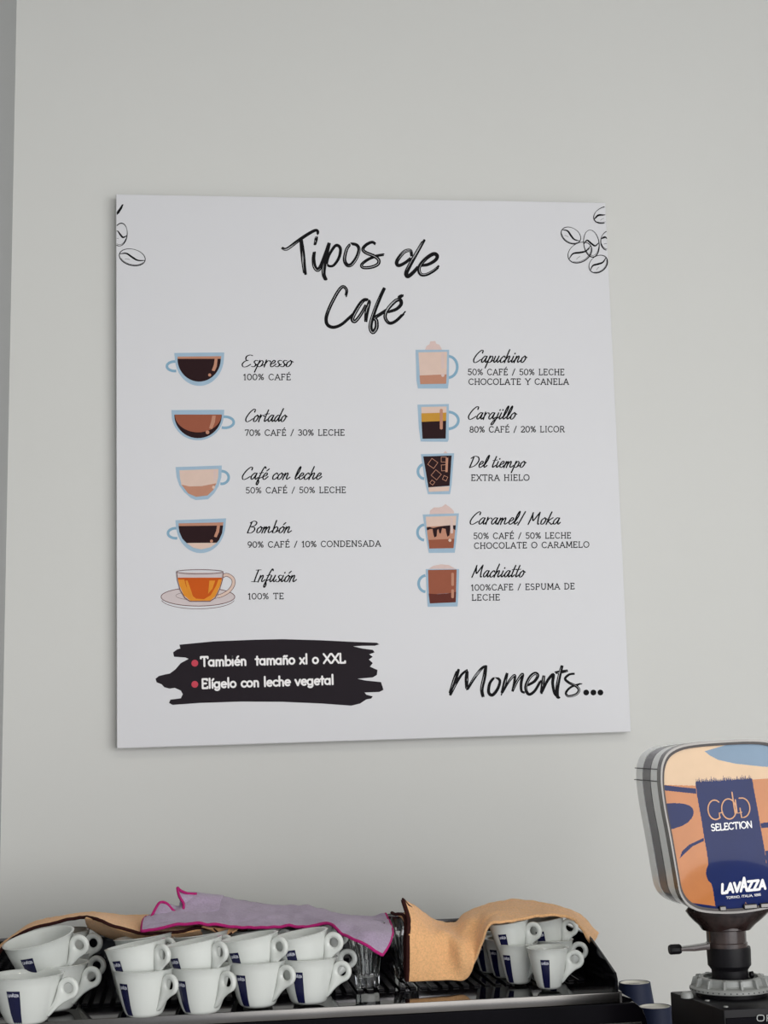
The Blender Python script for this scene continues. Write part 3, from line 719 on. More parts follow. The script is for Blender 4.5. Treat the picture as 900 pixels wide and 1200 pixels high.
# ------------------------------------------------------------------ porcelain cups
def cone_point(Rr, H, rb, az, t, off=0):
    """outer wall point: az in radians from -Y (towards the viewer) turning to +X, t height 0..1"""
    r_ = wall_r(Rr, H, rb, t)+off
    return (r_*math.sin(az), -r_*math.cos(az), t*H)
def wall_r(Rr, H, rb, t):
    prof = [(0, rb*.80), (.05, rb*.93), (.12, rb*1.0), (.25, rb+(Rr-rb)*.22), (.5, rb+(Rr-rb)*.50), (.8, rb+(Rr-rb)*.81), (1, Rr)]
    for (a, ra), (b, rb_) in zip(prof, prof[1:]):
        if t <= b: return ra+(rb_-ra)*(t-a)/(b-a)
    return Rr
AZ_H = R(62); AZ_L = AZ_H-R(90)
def make_cup(name, Rr, H, rbk, label, cat, group):
    rb = Rr*rbk
    root = empty(name); tag(root, label, cat, group)
    th = .0042
    out = [(0, .0015), (rb*.70, .0015), (rb*.72, 0), (rb*.80, 0)]+[(wall_r(Rr, H, rb, t), t*H) for t in (.03, .05, .08, .12, .18, .25, .5, .8, .97)]
    out += [(Rr+.0006, H*.985), (Rr, H-.0006), (Rr-th*.5, H), (Rr-th, H-.001)]
    out += [(wall_r(Rr, H, rb, t)-th, t*H) for t in (.9, .7, .5, .3, .2)]+[(rb*.85-th, .13*H), (rb*.6, .10*H), (0, .09*H)]
    bm = bmesh.new(); lathe(bm, out, 56); obj('cup_body', bm, M_porc, root, True, 60)
    # handle: ring with a tail running down to the wall
    ro, ri = H*.235, H*.120
    c = Vector((Rr+ro*.62, H*.70))
    tail = Vector((wall_r(Rr, H, rb, .20)-.001, H*.16)); rt = H*.045
    def outer(th_):
        d = Vector((math.cos(th_), math.sin(th_)))
        best = ro
        v = tail-c; L = v.length
        for k in range(1, 33):            # union of circles shrinking from ring to tail, bowed inward
            s_ = k/32; q = c+v*s_; rad = rt+(ro-rt)*((1-s_)**1.9)
            rel_ = q-c; b = rel_.dot(d); disc = b*b-(rel_.length_squared-rad*rad)
            if disc > 0:
                e = b+math.sqrt(disc)
                if e > best: best = e
        return best
    ta = math.atan2((tail-c).y, (tail-c).x) % (2*PI)
    angs = sorted(set([round(2*PI*i/40, 5) for i in range(40)]+[round((ta+R(x)) % (2*PI), 5) for x in (-14, -10, -7, -4.5, -2, 0, 2, 4.5, 7, 10, 14)]))
    n = len(angs); hw = H*.060
    bm = bmesh.new(); dirv = Vector((math.sin(AZ_H), -math.cos(AZ_H), 0)); side = Vector((math.cos(AZ_H), math.sin(AZ_H), 0))
    loops = []
    for (kind, off, s_) in [('i', 0, .55), ('i', -.0012, 0), ('i', 0, -.55), ('i', .0016, -.92), ('o', -.0024, -1), ('o', -.0008, -.75), ('o', 0, 0), ('o', -.0008, .75), ('o', -.0024, 1), ('i', .0016, .92)]:
        lp = []
        for a in angs:
            rad = (ri+off) if kind == 'i' else (outer(a)+off)
            p = c+Vector((math.cos(a), math.sin(a)))*rad
            lp.append(bm.verts.new(dirv*p.x+side*(hw*s_)+Vector((0, 0, p.y))))
        loops.append(lp)
    for a, b in zip(loops, loops[1:]+loops[:1]):
        for i in range(n): bm.faces.new((a[i], a[(i+1) % n], b[(i+1) % n], b[i]))
    obj('handle', bm, M_porc, root, True, 70)
    # navy label panel wrapped on the wall, lettering on top of it
    hwid = {.0500: .0104, .0420: .0085, .0305: .0073}[Rr]/Rr
    A0, A1 = AZ_L-hwid, AZ_L+hwid
    t1, t0 = .74, .04
    V = []; Fc = []
    nu, nv = 6, 9
    for j in range(nv+1):
        for i in range(nu+1): V.append(cone_point(Rr, H, rb, A0+(A1-A0)*i/nu, t0+(t1-t0)*j/nv, .00035))
    for j in range(nv):
        for i in range(nu): q = j*(nu+1)+i; Fc.append((q, q+1, q+nu+2, q+nu+1))
    lab = pyobj('label_panel', V, Fc, M_navy, root, True); lab['label'] = 'navy blue panel on the cup wall'
    to = lambda p, L: cone_point(Rr, H, rb, A0+(A1-A0)*p[0], t1-p[1]*(t1-t0), .0005+.00001*L)
    A = Art([M_logo], to)
    txt = 'LAVAZZA'
    # lettering in panel coordinates (0..1 wide, y down)
    x = .08
    kx = .84/sum(CAPS[c_][0] for c_ in txt); hgt = .085
    for i, c_ in enumerate(txt):
        hh = hgt*(1.35 if i == 3 else 1)
        for s_ in CAPS[c_][1]: 
            pts = [(x+q[0]*kx, .17-q[1]*hh) for q in s_]
            for (ax, ay), (bx, by) in zip(pts, pts[1:]):
                b0 = len(A.v); w1, w2 = .026, .008
                A.v += [to((ax-w1, ay-w2), 1), to((ax+w1, ay+w2), 1), to((bx+w1, by+w2), 1), to((bx-w1, by-w2), 1)]
                A.f.append((b0, b0+1, b0+2, b0+3)); A.mi.append(0)
        x += CAPS[c_][0]*kx
    A.build('lettering', lab)
    return root
def kids(o): return [c_ for c_ in bpy.data.objects if c_.parent == o]
def dup(root, label=None, group=None):
    r_ = root.copy(); C.objects.link(r_)
    for ch in kids(root):
        c_ = ch.copy(); C.objects.link(c_); c_.parent = r_
        for g in kids(ch):
            d = g.copy(); C.objects.link(d); d.parent = c_
    if label: r_['label'] = label
    if group: r_['group'] = group
    return r_
SZ = {'L': (.0500, .0635, .60), 'M': (.0420, .0625, .65), 'S': (.0305, .058, .62)}
NMS = {'L': 'cappuccino_cup', 'M': 'coffee_cup', 'S': 'espresso_cup'}
GRP = {'L': 'wide cappuccino cups stacked at the left end of the tray', 'M': 'coffee cups stacked under the lilac towel', 'S': 'small espresso cups stacked at the right end of the tray'}
proto = {}
def cup(kind, px, pyb, label, tilt=0, lift=0, spin=0, dx=0, lean=0):
    """px: pixel of the axis, pyb: pixel of the base centre on the tray; lift: metres above the tray"""
    Rr, H, k = SZ[kind]
    base = UZ(px, pyb, ZT+.0005)
    if kind not in proto:
        o = proto[kind] = make_cup(NMS[kind], Rr, H, k, label, 'cup', GRP[kind])
    else: o = dup(proto[kind], label)
    o.location = (base.x+dx, base.y, base.z+.003+lift)
    o.rotation_euler = (R(lean), R(-tilt), R(spin))
    return o
# base centres on the tray; the ones in a top layer lean inside the cup below
cup('L', 31, 1200.5, 'wide white cup at the front left corner of the tray, low stack', spin=10)
cup('L', 62, 1185, 'wide white cup under the tilted top cup at the left end', spin=6)
cup('L', 55, 1187, 'topmost wide white cup leaning, open rim visible, far left', tilt=11.5, lift=.040, spin=6, lean=6)
cup('L', 70, 1170, 'wide white cup in shadow behind the left stack, handle barely showing', spin=6)
cup('L', 68, 1170, 'upper wide white cup behind the left stack, handle under the orange towel', tilt=3, lift=.030, spin=6)
ms = [(169, 1192, -18), (236, 1188.5, -18), (302, 1181, -12), (362, 1177, 0)]
rk = ['first from the left', 'second from the left', 'third from the left', 'rightmost']
for (x, y, s_), w_ in zip(ms, rk):
    cup('M', x, y, 'lower white coffee cup with navy panel, %s in the front row' % w_, spin=s_)
for (x, y, s_), w_, t_ in zip(ms, rk, (9, 9, 8, 9)):
    cup('M', x-2.5, y, 'upper tilted white coffee cup with navy panel, %s under the towels' % w_, tilt=t_, lift=.033, spin=s_)
for i, ((x, y, s_), w_) in enumerate(zip(ms, rk)):
    cup('M', x-7 if i < 3 else x+6, y-15, 'lower white coffee cup of the back row, behind the %s front cup' % w_, spin=s_+(14 if i == 3 else 0))
for i, ((x, y, s_), w_) in enumerate(zip(ms, rk)):
    cup('M', x+4, y-15, 'upper white coffee cup of the back row, behind the %s upper cup' % w_, tilt=6, lift=.031, spin=s_)
cup('S', 644, 1160, 'small espresso cup standing frontmost at the right end, full navy panel showing', spin=4)
cup('S', 608, 1154, 'lower small espresso cup left of the frontmost one', spin=-22)
cup('S', 650, 1149, 'small espresso cup just behind the frontmost one, handle peeking out', spin=8)
cup('S', 592, 1147, 'small espresso cup half hidden behind, beside the orange towel', spin=-22)
cup('S', 576, 1141, 'small espresso cup in shadow deepest beside the orange towel', spin=-22)
cup('S', 604, 1154, 'upper left small espresso cup leaning under the orange towel', tilt=7, lift=.032, spin=-10)
cup('S', 646, 1149, 'upper right small espresso cup leaning under the orange towel', tilt=8, lift=.031, spin=-4)

# ------------------------------------------------------------------ tumblers
def tumbler(px, pyb, label):
    base = UZ(px, pyb, ZT+.0005); root = empty('glass_tumbler', (base.x, base.y, base.z+.003)); tag(root, label, 'glass', 'clear faceted tumblers on the tray')
    n = 9; H = .094
    bm = bmesh.new()
    def ring(r_, z, fac):
        m_ = 36; out = []
        for i in range(m_):
            a = 2*PI*i/m_; k = math.cos(PI/n)/math.cos(((a+PI/n) % (2*PI/n))-PI/n)
            rr_ = r_*(1-fac+fac*k); out.append(bm.verts.new((rr_*math.cos(a), rr_*math.sin(a), z)))
        return out
    prof = [(.0165, 0, .0), (.0175, .003, .6), (.0180, .012, 1), (.0215, .040, 1), (.0265, .066, 1), (.0275, .072, .3), (.0285, .090, 0), (.0285, .0935, 0), (.0270, H, 0), (.0262, .090, 0), (.0245, .068, 0), (.0195, .040, 0), (.0158, .016, 0)]
    rings = [ring(*p) for p in prof]
    for a, b in zip(rings, rings[1:]):
        for i in range(36): bm.faces.new((a[i], a[(i+1) % 36], b[(i+1) % 36], b[i]))
    bm.faces.new(rings[0]); bm.faces.new(rings[-1])
    obj('glass_body', bm, M_glass, root, True, 12)
    return root
tumbler(431, 1159, 'clear faceted glass under the hanging corner of the lilac towel')
tumbler(476, 1147, 'clear faceted glass half hidden by the hem of the orange towel')

# ------------------------------------------------------------------ towels
def sheet(name, rows, nu, nv, m, parent, wr=.002, thick=.0028, seed=0, fsc=30):
    """rows of (px,py,Y) control points; smooth loft, wrinkles, thickness"""
    G = [cr([tuple(U(*p)) for p in r_], nu) for r_ in rows]
    n = len(G[0]); cols = [cr([g[i] for g in G], nv) for i in range(n)]
    m_ = len(cols[0]); V = []
    for j in range(m_):
        for i in range(n): V.append(Vector(cols[i][j]))
    idx = lambda i, j: j*n+i
    N = []
    for j in range(m_):
        for i in range(n):
            du = V[idx(min(i+1, n-1), j)]-V[idx(max(i-1, 0), j)]; dv = V[idx(i, min(j+1, m_-1))]-V[idx(i, max(j-1, 0))]
            nn = du.cross(dv); N.append(nn.normalized() if nn.length > 1e-9 else Vector((0, 0, 1)))
    W = []
    for k, (v, nn) in enumerate(zip(V, N)):
        d = mnoise.noise(Vector((v.x*fsc, v.y*fsc, v.z*fsc+seed)))*wr+mnoise.noise(Vector((v.x*fsc*4, v.y*fsc*4, seed)))*wr*.45
        W.append(v+nn*d)
    bm = bmesh.new(); bv = [bm.verts.new(v) for v in W]
    for j in range(m_-1):
        for i in range(n-1): bm.faces.new((bv[idx(i, j)], bv[idx(i+1, j)], bv[idx(i+1, j+1)], bv[idx(i, j+1)]))
    bmesh.ops.recalc_face_normals(bm, faces=bm.faces[:])
    me = bpy.data.meshes.new(name); bm.to_mesh(me); bm.free()
    for p in me.polygons: p.use_smooth = True
    o = link(name, me, m, parent)
    md = o.modifiers.new('thick', 'SOLIDIFY'); md.thickness = thick; md.offset = 0
    return o, (lambda i, j: W[idx(i, j)]), n, m_
def hem(pts, m, parent, rad=.0024, name='hem'):
    bm = bmesh.new(); tube(bm, pts, rad, 6); return obj(name, bm, m, parent, True)
def edge_pts(g, n, m_):
    return ([g(i, 0) for i in range(n)], [g(n-1, j) for j in range(m_)], [g(i, m_-1) for i in range(n)], [g(0, j) for j in range(m_)])

# orange towel at the left, lies below the lilac one
tw = empty('cleaning_towel'); tag(tw, 'orange towel with dark hem over the cups at left, under the lilac towel', 'towel', 'orange microfibre towels')
rows = [
 [(-14,1150,-.47),(-4,1122,-.455),(8,1105,-.445),(30,1092,-.44),(62,1081.5,-.44),(97,1075,-.455),(116,1078,-.49),(140,1088,-.50),(170,1094,-.50),(205,1093,-.50),(235,1088,-.49),(262,1089,-.485),(290,1088,-.48)],
 [(-12,1140,-.43),(-3,1117,-.42),(10,1101,-.41),(32,1088,-.41),(62,1078,-.41),(97,1073,-.42),(120,1074,-.43),(145,1078,-.43),(175,1082,-.42),(205,1082,-.42),(235,1082,-.42),(262,1082,-.42),(290,1083,-.42)],
 [(-10,1135,-.36),(-2,1112,-.36),(14,1098,-.35),(36,1084,-.34),(62,1076,-.33),(97,1070.5,-.32),(120,1071,-.32),(145,1072.5,-.32),(175,1073,-.32),(205,1075,-.32),(235,1078,-.33),(262,1079,-.34),(290,1080,-.35)]]
o, g, n, m_ = sheet('cloth', rows, 9, 14, M_orange, tw, .0022, seed=3)
e = edge_pts(g, n, m_)
hem(e[0], M_brownhem, tw, .0026); hem(e[3], M_brownhem, tw); hem(e[2], M_orange, tw, .002)
fd_ = [[(100,1075.5,-.465),(116,1078.5,-.489),(140,1088.5,-.499),(170,1094.5,-.499),(205,1093.5,-.499),(235,1088.5,-.489)],
 [(101,1080,-.45),(117,1085,-.46),(140,1094,-.465),(170,1099,-.47),(205,1098,-.47),(237,1094,-.47)],
 [(103,1086,-.41),(119,1095,-.41),(142,1103,-.41),(170,1105,-.42),(205,1104,-.42),(240,1100,-.42)]]
sheet('turned_under_edge', fd_, 8, 6, M_orange, tw, .001, seed=12)
# small hanging corner
fl = [[(236,1086,-.495),(248,1087,-.495),(262,1088,-.495),(280,1087,-.495)], [(242,1087,-.50),(252,1091,-.50),(264,1093,-.50),(277,1090,-.50)], [(250,1088,-.505),(256,1093,-.505),(264,1097,-.505),(272,1093,-.505)]]
o, g, n, m_ = sheet('hanging_corner', fl, 6, 4, M_orange, tw, .0008, seed=9); e = edge_pts(g, n, m_); hem(e[2], M_brownhem, tw, .0014)

# lilac towel
tw = empty('cleaning_towel'); tag(tw, 'lilac towel with magenta hem draped over the coffee cups and a glass', 'towel', 'lilac microfibre towel')
rows = [
 [(166,1090,-.515),(185,1088,-.515),(206,1085,-.515),(236,1085,-.515),(262,1086,-.515),(290,1088,-.515),(325,1088,-.515),(355,1086.5,-.515),(383,1082,-.525),(402,1093,-.56),(424,1106,-.585),(447,1121,-.595)],
 [(167,1083,-.49),(186,1081,-.49),(208,1080,-.485),(238,1079,-.48),(264,1080,-.48),(292,1081,-.475),(327,1081,-.475),(357,1080,-.475),(386,1078,-.485),(408,1084,-.53),(431,1094,-.565),(455,1108,-.575)],
 [(170,1077,-.455),(189,1074,-.45),(211,1072,-.44),(240,1071,-.43),(267,1072,-.43),(295,1073,-.43),(330,1074,-.43),(360,1074,-.43),(388,1075,-.43),(410,1078,-.46),(435,1083,-.50),(460,1092,-.53)],
 [(178,1073,-.42),(195,1069,-.405),(214,1063,-.39),(240,1060,-.38),(267,1063,-.38),(296,1067,-.38),(332,1069,-.38),(362,1070,-.38),(390,1073,-.38),(412,1076,-.39),(436,1078,-.41),(456,1080,-.42)],
 [(190,1071,-.39),(203,1066,-.37),(216,1058,-.345),(240,1050,-.33),(266,1052,-.32),(297,1058.5,-.31),(333,1061.5,-.31),(363,1063.5,-.31),(391,1069,-.32),(413,1073,-.34),(436,1074,-.36),(451,1070,-.38)]]
o, g, n, m_ = sheet('cloth', rows, 9, 8, M_purple, tw, .0055, seed=1, fsc=17, thick=.004)
e = edge_pts(g, n, m_); hem(e[0], M_magenta, tw, .0024); hem(e[1], M_magenta, tw, .0024); hem(e[3], M_magenta, tw, .0024)
# upturned rear corner and roll
cn = [
 [(176,1078,-.45),(190,1078,-.45),(202,1077,-.44),(214,1073,-.43),(232,1069,-.42),(256,1068,-.41)],
 [(180,1069,-.44),(192,1068,-.44),(204,1070,-.43),(214,1066,-.42),(232,1061,-.40),(258,1061,-.39)],
 [(187,1058,-.42),(197,1060,-.42),(207,1067,-.41),(216,1058,-.40),(233,1051,-.385),(260,1053,-.37)],
 [(190,1058,-.40),(200,1060,-.40),(211,1062,-.40),(212,1048,-.39),(230,1047,-.365),(262,1050.5,-.35)]]
o, g, n, m_ = sheet('folded_corner', cn, 8, 8, M_purple, tw, .0012, seed=5)
e = edge_pts(g, n, m_)
hem([U(*p) for p in cr([(176,1078,-.455),(180,1069,-.445),(187,1058,-.425),(195,1058.5,-.425),(202,1066,-.425),(209,1070,-.425),(214,1067,-.42),(215,1059,-.415),(210,1050,-.41),(208,1040.5,-.40),(212,1044,-.40),(220,1047,-.39),(230,1047.5,-.38)], 5)], M_magenta, tw, .0022)
tip = [[(208.5,1041,-.40),(211,1045,-.395),(218,1047.5,-.39),(228,1048,-.38)], [(210,1050,-.405),(214,1052,-.40),(222,1054,-.395),(232,1055,-.385)], [(215,1060,-.41),(219,1061,-.40),(226,1062,-.395),(236,1062,-.385)]]
sheet('raised_tip', tip, 6, 6, M_purple, tw, .0006, seed=8)

# orange towel at the right
tw = empty('cleaning_towel'); tag(tw, 'orange towel hanging from a peaked corner between the glass and the espresso cups', 'towel', 'orange microfibre towels')
YQ = UZ(500, 1156, ZT+.004).y
rows = [
 [(477,1150,YQ),(500,1149.5,YQ),(525,1149,YQ),(546,1146,YQ),(561,1118,YQ-.005),(574,1086,-.515),(592,1080,-.52),(618,1076,-.51),(645,1074,-.51),(668,1078,-.50),(683,1091,-.48),(694,1107,-.465)],
 [(478,1122,YQ-.004),(500,1122,YQ+.004),(524,1124,YQ+.012),(544,1128,YQ-.004),(558,1103,YQ+.005),(572,1079,-.49),(592,1074,-.49),(618,1071,-.48),(645,1071,-.48),(668,1075,-.47),(684,1086,-.46),(696,1103,-.44)],
 [(478,1099,YQ-.002),(500,1098,YQ+.012),(522,1096,YQ+.024),(540,1104,YQ+.006),(555,1090,YQ+.022),(570,1071,-.46),(594,1067,-.455),(620,1065,-.45),(646,1067,-.45),(670,1073,-.44),(685,1083,-.44),(697,1100,-.42)],
 [(479,1076,YQ+.006),(496,1082,YQ+.03),(516,1088,YQ+.06),(535,1090,YQ+.05),(552,1076,-.44),(571,1065,-.41),(596,1061,-.40),(622,1060.5,-.40),(648,1064,-.40),(671,1071,-.40),(686,1081,-.40),(698,1097,-.40)],
 [(473,1054,YQ+.015),(488,1064,YQ+.05),(508,1077,YQ+.08),(530,1082,-.38),(547,1069,-.37),(571,1060.5,-.36),(598,1057,-.36),(624,1057,-.36),(648,1062,-.36),(672,1070,-.37),(686,1078,-.37),(699,1094,-.38)]]
o, g, n, m_ = sheet('cloth', rows, 9, 9, M_orange, tw, .0045, seed=2, fsc=19, thick=.004)
e = edge_pts(g, n, m_); hem(e[3], M_brownhem, tw, .0036); hem(e[1], M_orange, tw, .0022)
hem([U(*p) for p in cr([(459,1069.5,YQ+.05),(463,1071.5,YQ+.04),(468,1071,YQ+.03),(473,1073,YQ+.02),(475,1084,YQ+.012),(474.5,1110,YQ+.006),(474.5,1130,YQ+.004),(476,1149,YQ+.002)], 6)], M_brownhem, tw, .0026)
hem([U(*p) for p in cr([(471.5,1053,YQ+.015),(474,1055,YQ+.017),(478,1060,YQ+.02),(483,1064,YQ+.03)], 5)], M_brownhem, tw, .0015)
bk = [[(459,1070,YQ+.055),(466,1071,YQ+.055),(476,1070,YQ+.055)], [(473,1078,YQ+.03),(476,1080,YQ+.035),(480,1084,YQ+.04)], [(475,1110,YQ+.012),(478,1112,YQ+.018),(482,1115,YQ+.024)], [(476,1147,YQ+.008),(480,1146,YQ+.012),(486,1145,YQ+.016)]]
sheet('rear_layer', bk, 5, 8, M_orange, tw, .0006, seed=4)

# ------------------------------------------------------------------ navy paper cups, upside down, beside the machine
LEDZ = None
def paper_cup(px, py, Y, label, text=True):
    top = U(px, py, Y); h = .092; root = empty('paper_cup', (top.x, top.y, top.z-h)); tag(root, label, 'paper cup', 'upturned navy paper cups beside the machine')
    rt, rb = .0255, .0370
    bm = bmesh.new(); lathe(bm, [(rb+.0018, 0), (rb+.0022, .0015), (rb+.0012, .003), (rb, .004), (rt, h), (rt-.0012, h+.0002), (rt-.0018, h-.004), (rb-.0012, .0005)], 48, closed=True)
    obj('cup_wall', bm, M_cupnavy, root, True, 50)
    bm = bmesh.new(); lathe(bm, [(0, h-.0045), (rt-.0022, h-.0042), (rt-.0015, h-.0008), (rt-.0034, h-.0002), (rt-.0042, h-.0032), (0, h-.0034)], 40); obj('cup_base', bm, M_cupwhite, root, True, 40)
    if text:
        A = Art([M_inkg], lambda p, L: (p[0], p[1], h-.0030)); upright(A, 'LAVAZZA', (-.011, .004), (.011, .004), -.004, .0009, serif=False); A.build('base_lettering', root)
    return root
c1 = paper_cup(743.5, 1151, -.30, 'upturned navy paper cup with white base behind the machine corner')
c2 = paper_cup(767, 1179, -.42, 'upturned navy paper cup in front, nearer the grinder', False)
for i, c_ in enumerate((c1, c2)):
    # added black tin propping up each cup, unseen below the frame
    bm = bmesh.new(); x, y, z = c_.location
    box(bm, (x-.045, y-.045, .921), (x+.045, y+.045, z-.0008)); bevel(bm, .003, 2)
    tag(obj('storage_tin', bm, M_satin), ('black storage tin under the rear paper cup', 'black storage tin under the front paper cup')[i], 'tin', 'black tins on the counter')

# ------------------------------------------------------------------ coffee grinder
dG = ray(857, 1160); GC = CAM+dG*(2.02/dG.dot(fwd))      # centre of the alloy ring underside
ZG = GC.z-.005
Fc_ = UZ(848, 1183.5, ZG); Bk = UZ(785, 1162, ZG); Fr = UZ(900, 1183.0, ZG)
gr = empty('coffee_grinder', (GC.x, GC.y, .9205)); tag(gr, 'black coffee grinder with a blue and ochre printed hopper, right edge', 'grinder')
GO = Vector(gr.location)
def gloc(bm): bmesh.ops.translate(bm, vec=-GO, verts=bm.verts[:]); return bm
sd = (Bk-Fc_); fd = ((Fr-Fc_).normalized()+Vector((sd.y, -sd.x, 0)).normalized()*1.5).normalized()
print('grinder front dir', fd, 'side', sd, 'GC', GC, 'tray z', ZT, 'XR', XR, 'F', Fc_, 'angle', math.degrees(math.acos(fd.dot(sd.normalized()))))
Wd = .17
foot = [(Fc_.x, Fc_.y), (Fc_.x+fd.x*Wd, Fc_.y+fd.y*Wd), (Fc_.x+fd.x*Wd+sd.x, Fc_.y+fd.y*Wd+sd.y), (Bk.x, Bk.y)]
bm = bmesh.new(); prism(bm, foot, .9215, ZG, lambda u, v, w_: (u, v, w_)); bevel(bm, .0025, 2)
obj('body', gloc(bm), M_satin, gr, True, 30)
# screws along the left side of the lid, groove, front bezel
nf = Vector((fd.y, -fd.x, 0))
bm = bmesh.new(); a = Fc_+fd*.002+nf*.0004; b = Fc_+fd*(Wd-.002)+nf*.0004
prism(bm, [(a.x, a.y), (b.x, b.y), (b.x+nf.x*.002, b.y+nf.y*.002), (a.x+nf.x*.002, a.y+nf.y*.002)], ZG-.36, ZG-.010, lambda u, v, w_: (u, v, w_)); bevel(bm, .0006, 1)
obj('front_bezel', gloc(bm), M_black, gr)
for t in (.12, .45, .78):
    p = Fc_+sd*t+fd*.012; bm = bmesh.new(); lathe(bm, [(0, .0012), (.0028, .001), (.0032, 0), (.0032, -.001)], 14, (p.x, p.y, ZG+.0003)); obj('screw', gloc(bm), M_gear, gr, True, 30)
cp = Vector(foot[0]+(0,))*0
bm = bmesh.new(); lathe(bm, [(0, 0), (.047, 0), (.047, .0055), (0, .0055)], 48, (GC.x, GC.y, ZG)); obj('pedestal', gloc(bm), M_satin, gr, True, 30)
# alloy adjustment ring
cc_ = (GC.x, GC.y, GC.z)
bm = bmesh.new(); lathe(bm, [(.030, .0005), (.0535, .0005), (.0545, .0015), (.0545, .005), (.0525, .007), (.0455, .0085), (.0440, .010), (.0430, .0165), (.0415, .018), (.036, .018), (.036, .014), (.030, .014)], 72, cc_, closed=True)
ringo = obj('adjustment_ring', gloc(bm), M_gear, gr, True, 30)
nfin = 14; fm = None
for i in range(nfin):
    a = 2*PI*(i+.35)/nfin
    if fm is None:
        bm = bmesh.new(); prism(bm, [(.0425, .007), (.0525, .007), (.0490, .0175), (.0425, .0185)], -.0016, .0016, lambda u, v, w_: (u, w_, v)); bevel(bm, .0006, 1)
        o = obj('fin', bm, M_gear, ringo); fm = o.data
    else: o = link('fin', fm, None, ringo)
    o.location = GC-GO; o.rotation_euler = (0, 0, a)
hm = None
for i in range(44):
    a = 2*PI*(i+.5)/44
    if hm is None:
        bm = bmesh.new(); lathe(bm, [(0, .0004), (.00085, .0004), (.0009, 0), (0, 0)], 8); o = obj('peg_hole', bm, M_black, ringo); hm = o.data
    else: o = link('peg_hole', hm, None, ringo)
    o.location = GC-GO+Vector((.0543*math.cos(a), .0543*math.sin(a), .0033)); o.rotation_euler = (0, PI/2, a)
bm = bmesh.new(); p = UZ(805, 1166, ZG+.004); lathe(bm, [(0, .004), (.006, .0035), (.008, 0), (.008, -.0035), (0, -.0035)], 20, (p.x, p.y, p.z)); obj('release_button', gloc(bm), M_gear, gr, True, 30)
# black neck
def zpix(py, x=853):     # height on the neck axis seen at a pixel row
    d = ray(x, py); t = (GC.y-CAM.y)/d.y; return (CAM+d*t).z
ax = GC+(U(853, 1110, GC.y)-GC)*0
axx = U(854.5, 1125, GC.y).x
z0, z1, z2, z3, z4 = GC.z+.008, zpix(1134), zpix(1109), zpix(1104), zpix(1087)
bm = bmesh.new(); lathe(bm, [(0, z0), (.0235, z0), (.0240, z1-.002), (.0255, z1), (.0285, z1+.004), (.0290, z2-.004), (.0285, z2), (0, z2)], 48, (axx, GC.y, 0)); obj('neck', gloc(bm), M_satin, gr, True, 35)
axx2 = U(851, 1096, GC.y).x
bm = bmesh.new(); lathe(bm, [(0, z2), (.0275, z2), (.0275, z3), (.0262, z3+.001), (.0262, z4-.002), (.0300, z4-.001), (.0300, z4+.003), (0, z4+.003)], 48, (axx2, GC.y, 0)); obj('neck_collar', gloc(bm), M_smoke2, gr, True, 35)
bm = bmesh.new(); lathe(bm, [(0, 0), (.004, 0), (.0045, .004), (0, .005)], 14); 
bmesh.ops.transform(bm, matrix=Matrix.Translation(Vector((axx+.024, GC.y-.010, z0+.012)))@Matrix.Rotation(PI/2, 4, 'Y'), verts=bm.verts[:]); obj('set_screw', gloc(bm), M_satin, gr, True, 30)
# sliding shutter lever with its knob
pa, pb = U(797, 1112, GC.y-.012), U(829, 1109, GC.y-.012)
bm = bmesh.new()
v8 = []
for (px, t0_, t1_) in ((796, 1110, 1114), (812, 1108, 1114), (830, 1105, 1112)):
    a_, b_ = U(px, t0_, GC.y-.012), U(px, t1_, GC.y-.012); v8.append((a_, b_))
ll = []
for a_, b_ in v8:
    ll.append([bm.verts.new(a_+Vector((0, -.008, 0))), bm.verts.new(a_+Vector((0, .008, 0))), bm.verts.new(b_+Vector((0, .008, 0))), bm.verts.new(b_+Vector((0, -.008, 0)))])
for A_, B_ in zip(ll, ll[1:]):
    for k in range(4): bm.faces.new((A_[k], A_[(k+1) % 4], B_[(k+1) % 4], B_[k]))
bm.faces.new(ll[0]); bm.faces.new(list(reversed(ll[-1]))); bevel(bm, .0012, 2)
lev = obj('shutter_lever', gloc(bm), M_smoke2, gr, True, 30)
kc = U(791, 1112.5, GC.y-.012)-GO
bm = bmesh.new(); lathe(bm, [(0, -.008), (.0055, -.008), (.0066, -.006), (.0066, .006), (.0055, .008), (0, .008)], 10)
bmesh.ops.transform(bm, matrix=Matrix.Translation(kc)@Matrix.Rotation(PI/2, 4, 'Y'), verts=bm.verts[:]); obj('knob', bm, M_satin, lev, True, 30)

# hopper
HC = U(856, 968, GC.y-.055)                   # centre of the front face
SC = (HC-CAM).dot(fwd)/F
tilt = R(1.6)
def HP(u, v, w_):                              # u,v in photograph-size pixels from the face centre (v down), w_ metres back
    x, z = u*SC, -v*SC
    return HC+Vector((x*math.cos(tilt)-z*math.sin(tilt)*1, w_, x*math.sin(tilt)+z*math.cos(tilt)))
half = [(-80.5,-50),(-80,-63),(-78,-75),(-72.5,-86),(-64,-92.5),(-51,-96.8),(-30,-98.8),(0,-99.2)]
low = [(-79,-25),(-75.5,5),(-72.5,35),(-70.5,56),(-68.5,72),(-62,84.5),(-50,93),(-34,97),(-15,99),(0,99.5)]
left = [(u, v) for u, v in reversed(low)]+half            # bottom centre -> up the left -> top centre
outl = left+[(-u, v) for u, v in reversed(left[1:-1])]
outl = cr(outl, 3, True)
def sc_(k, dx=0): return [(u*k, v*k) for u, v in outl]
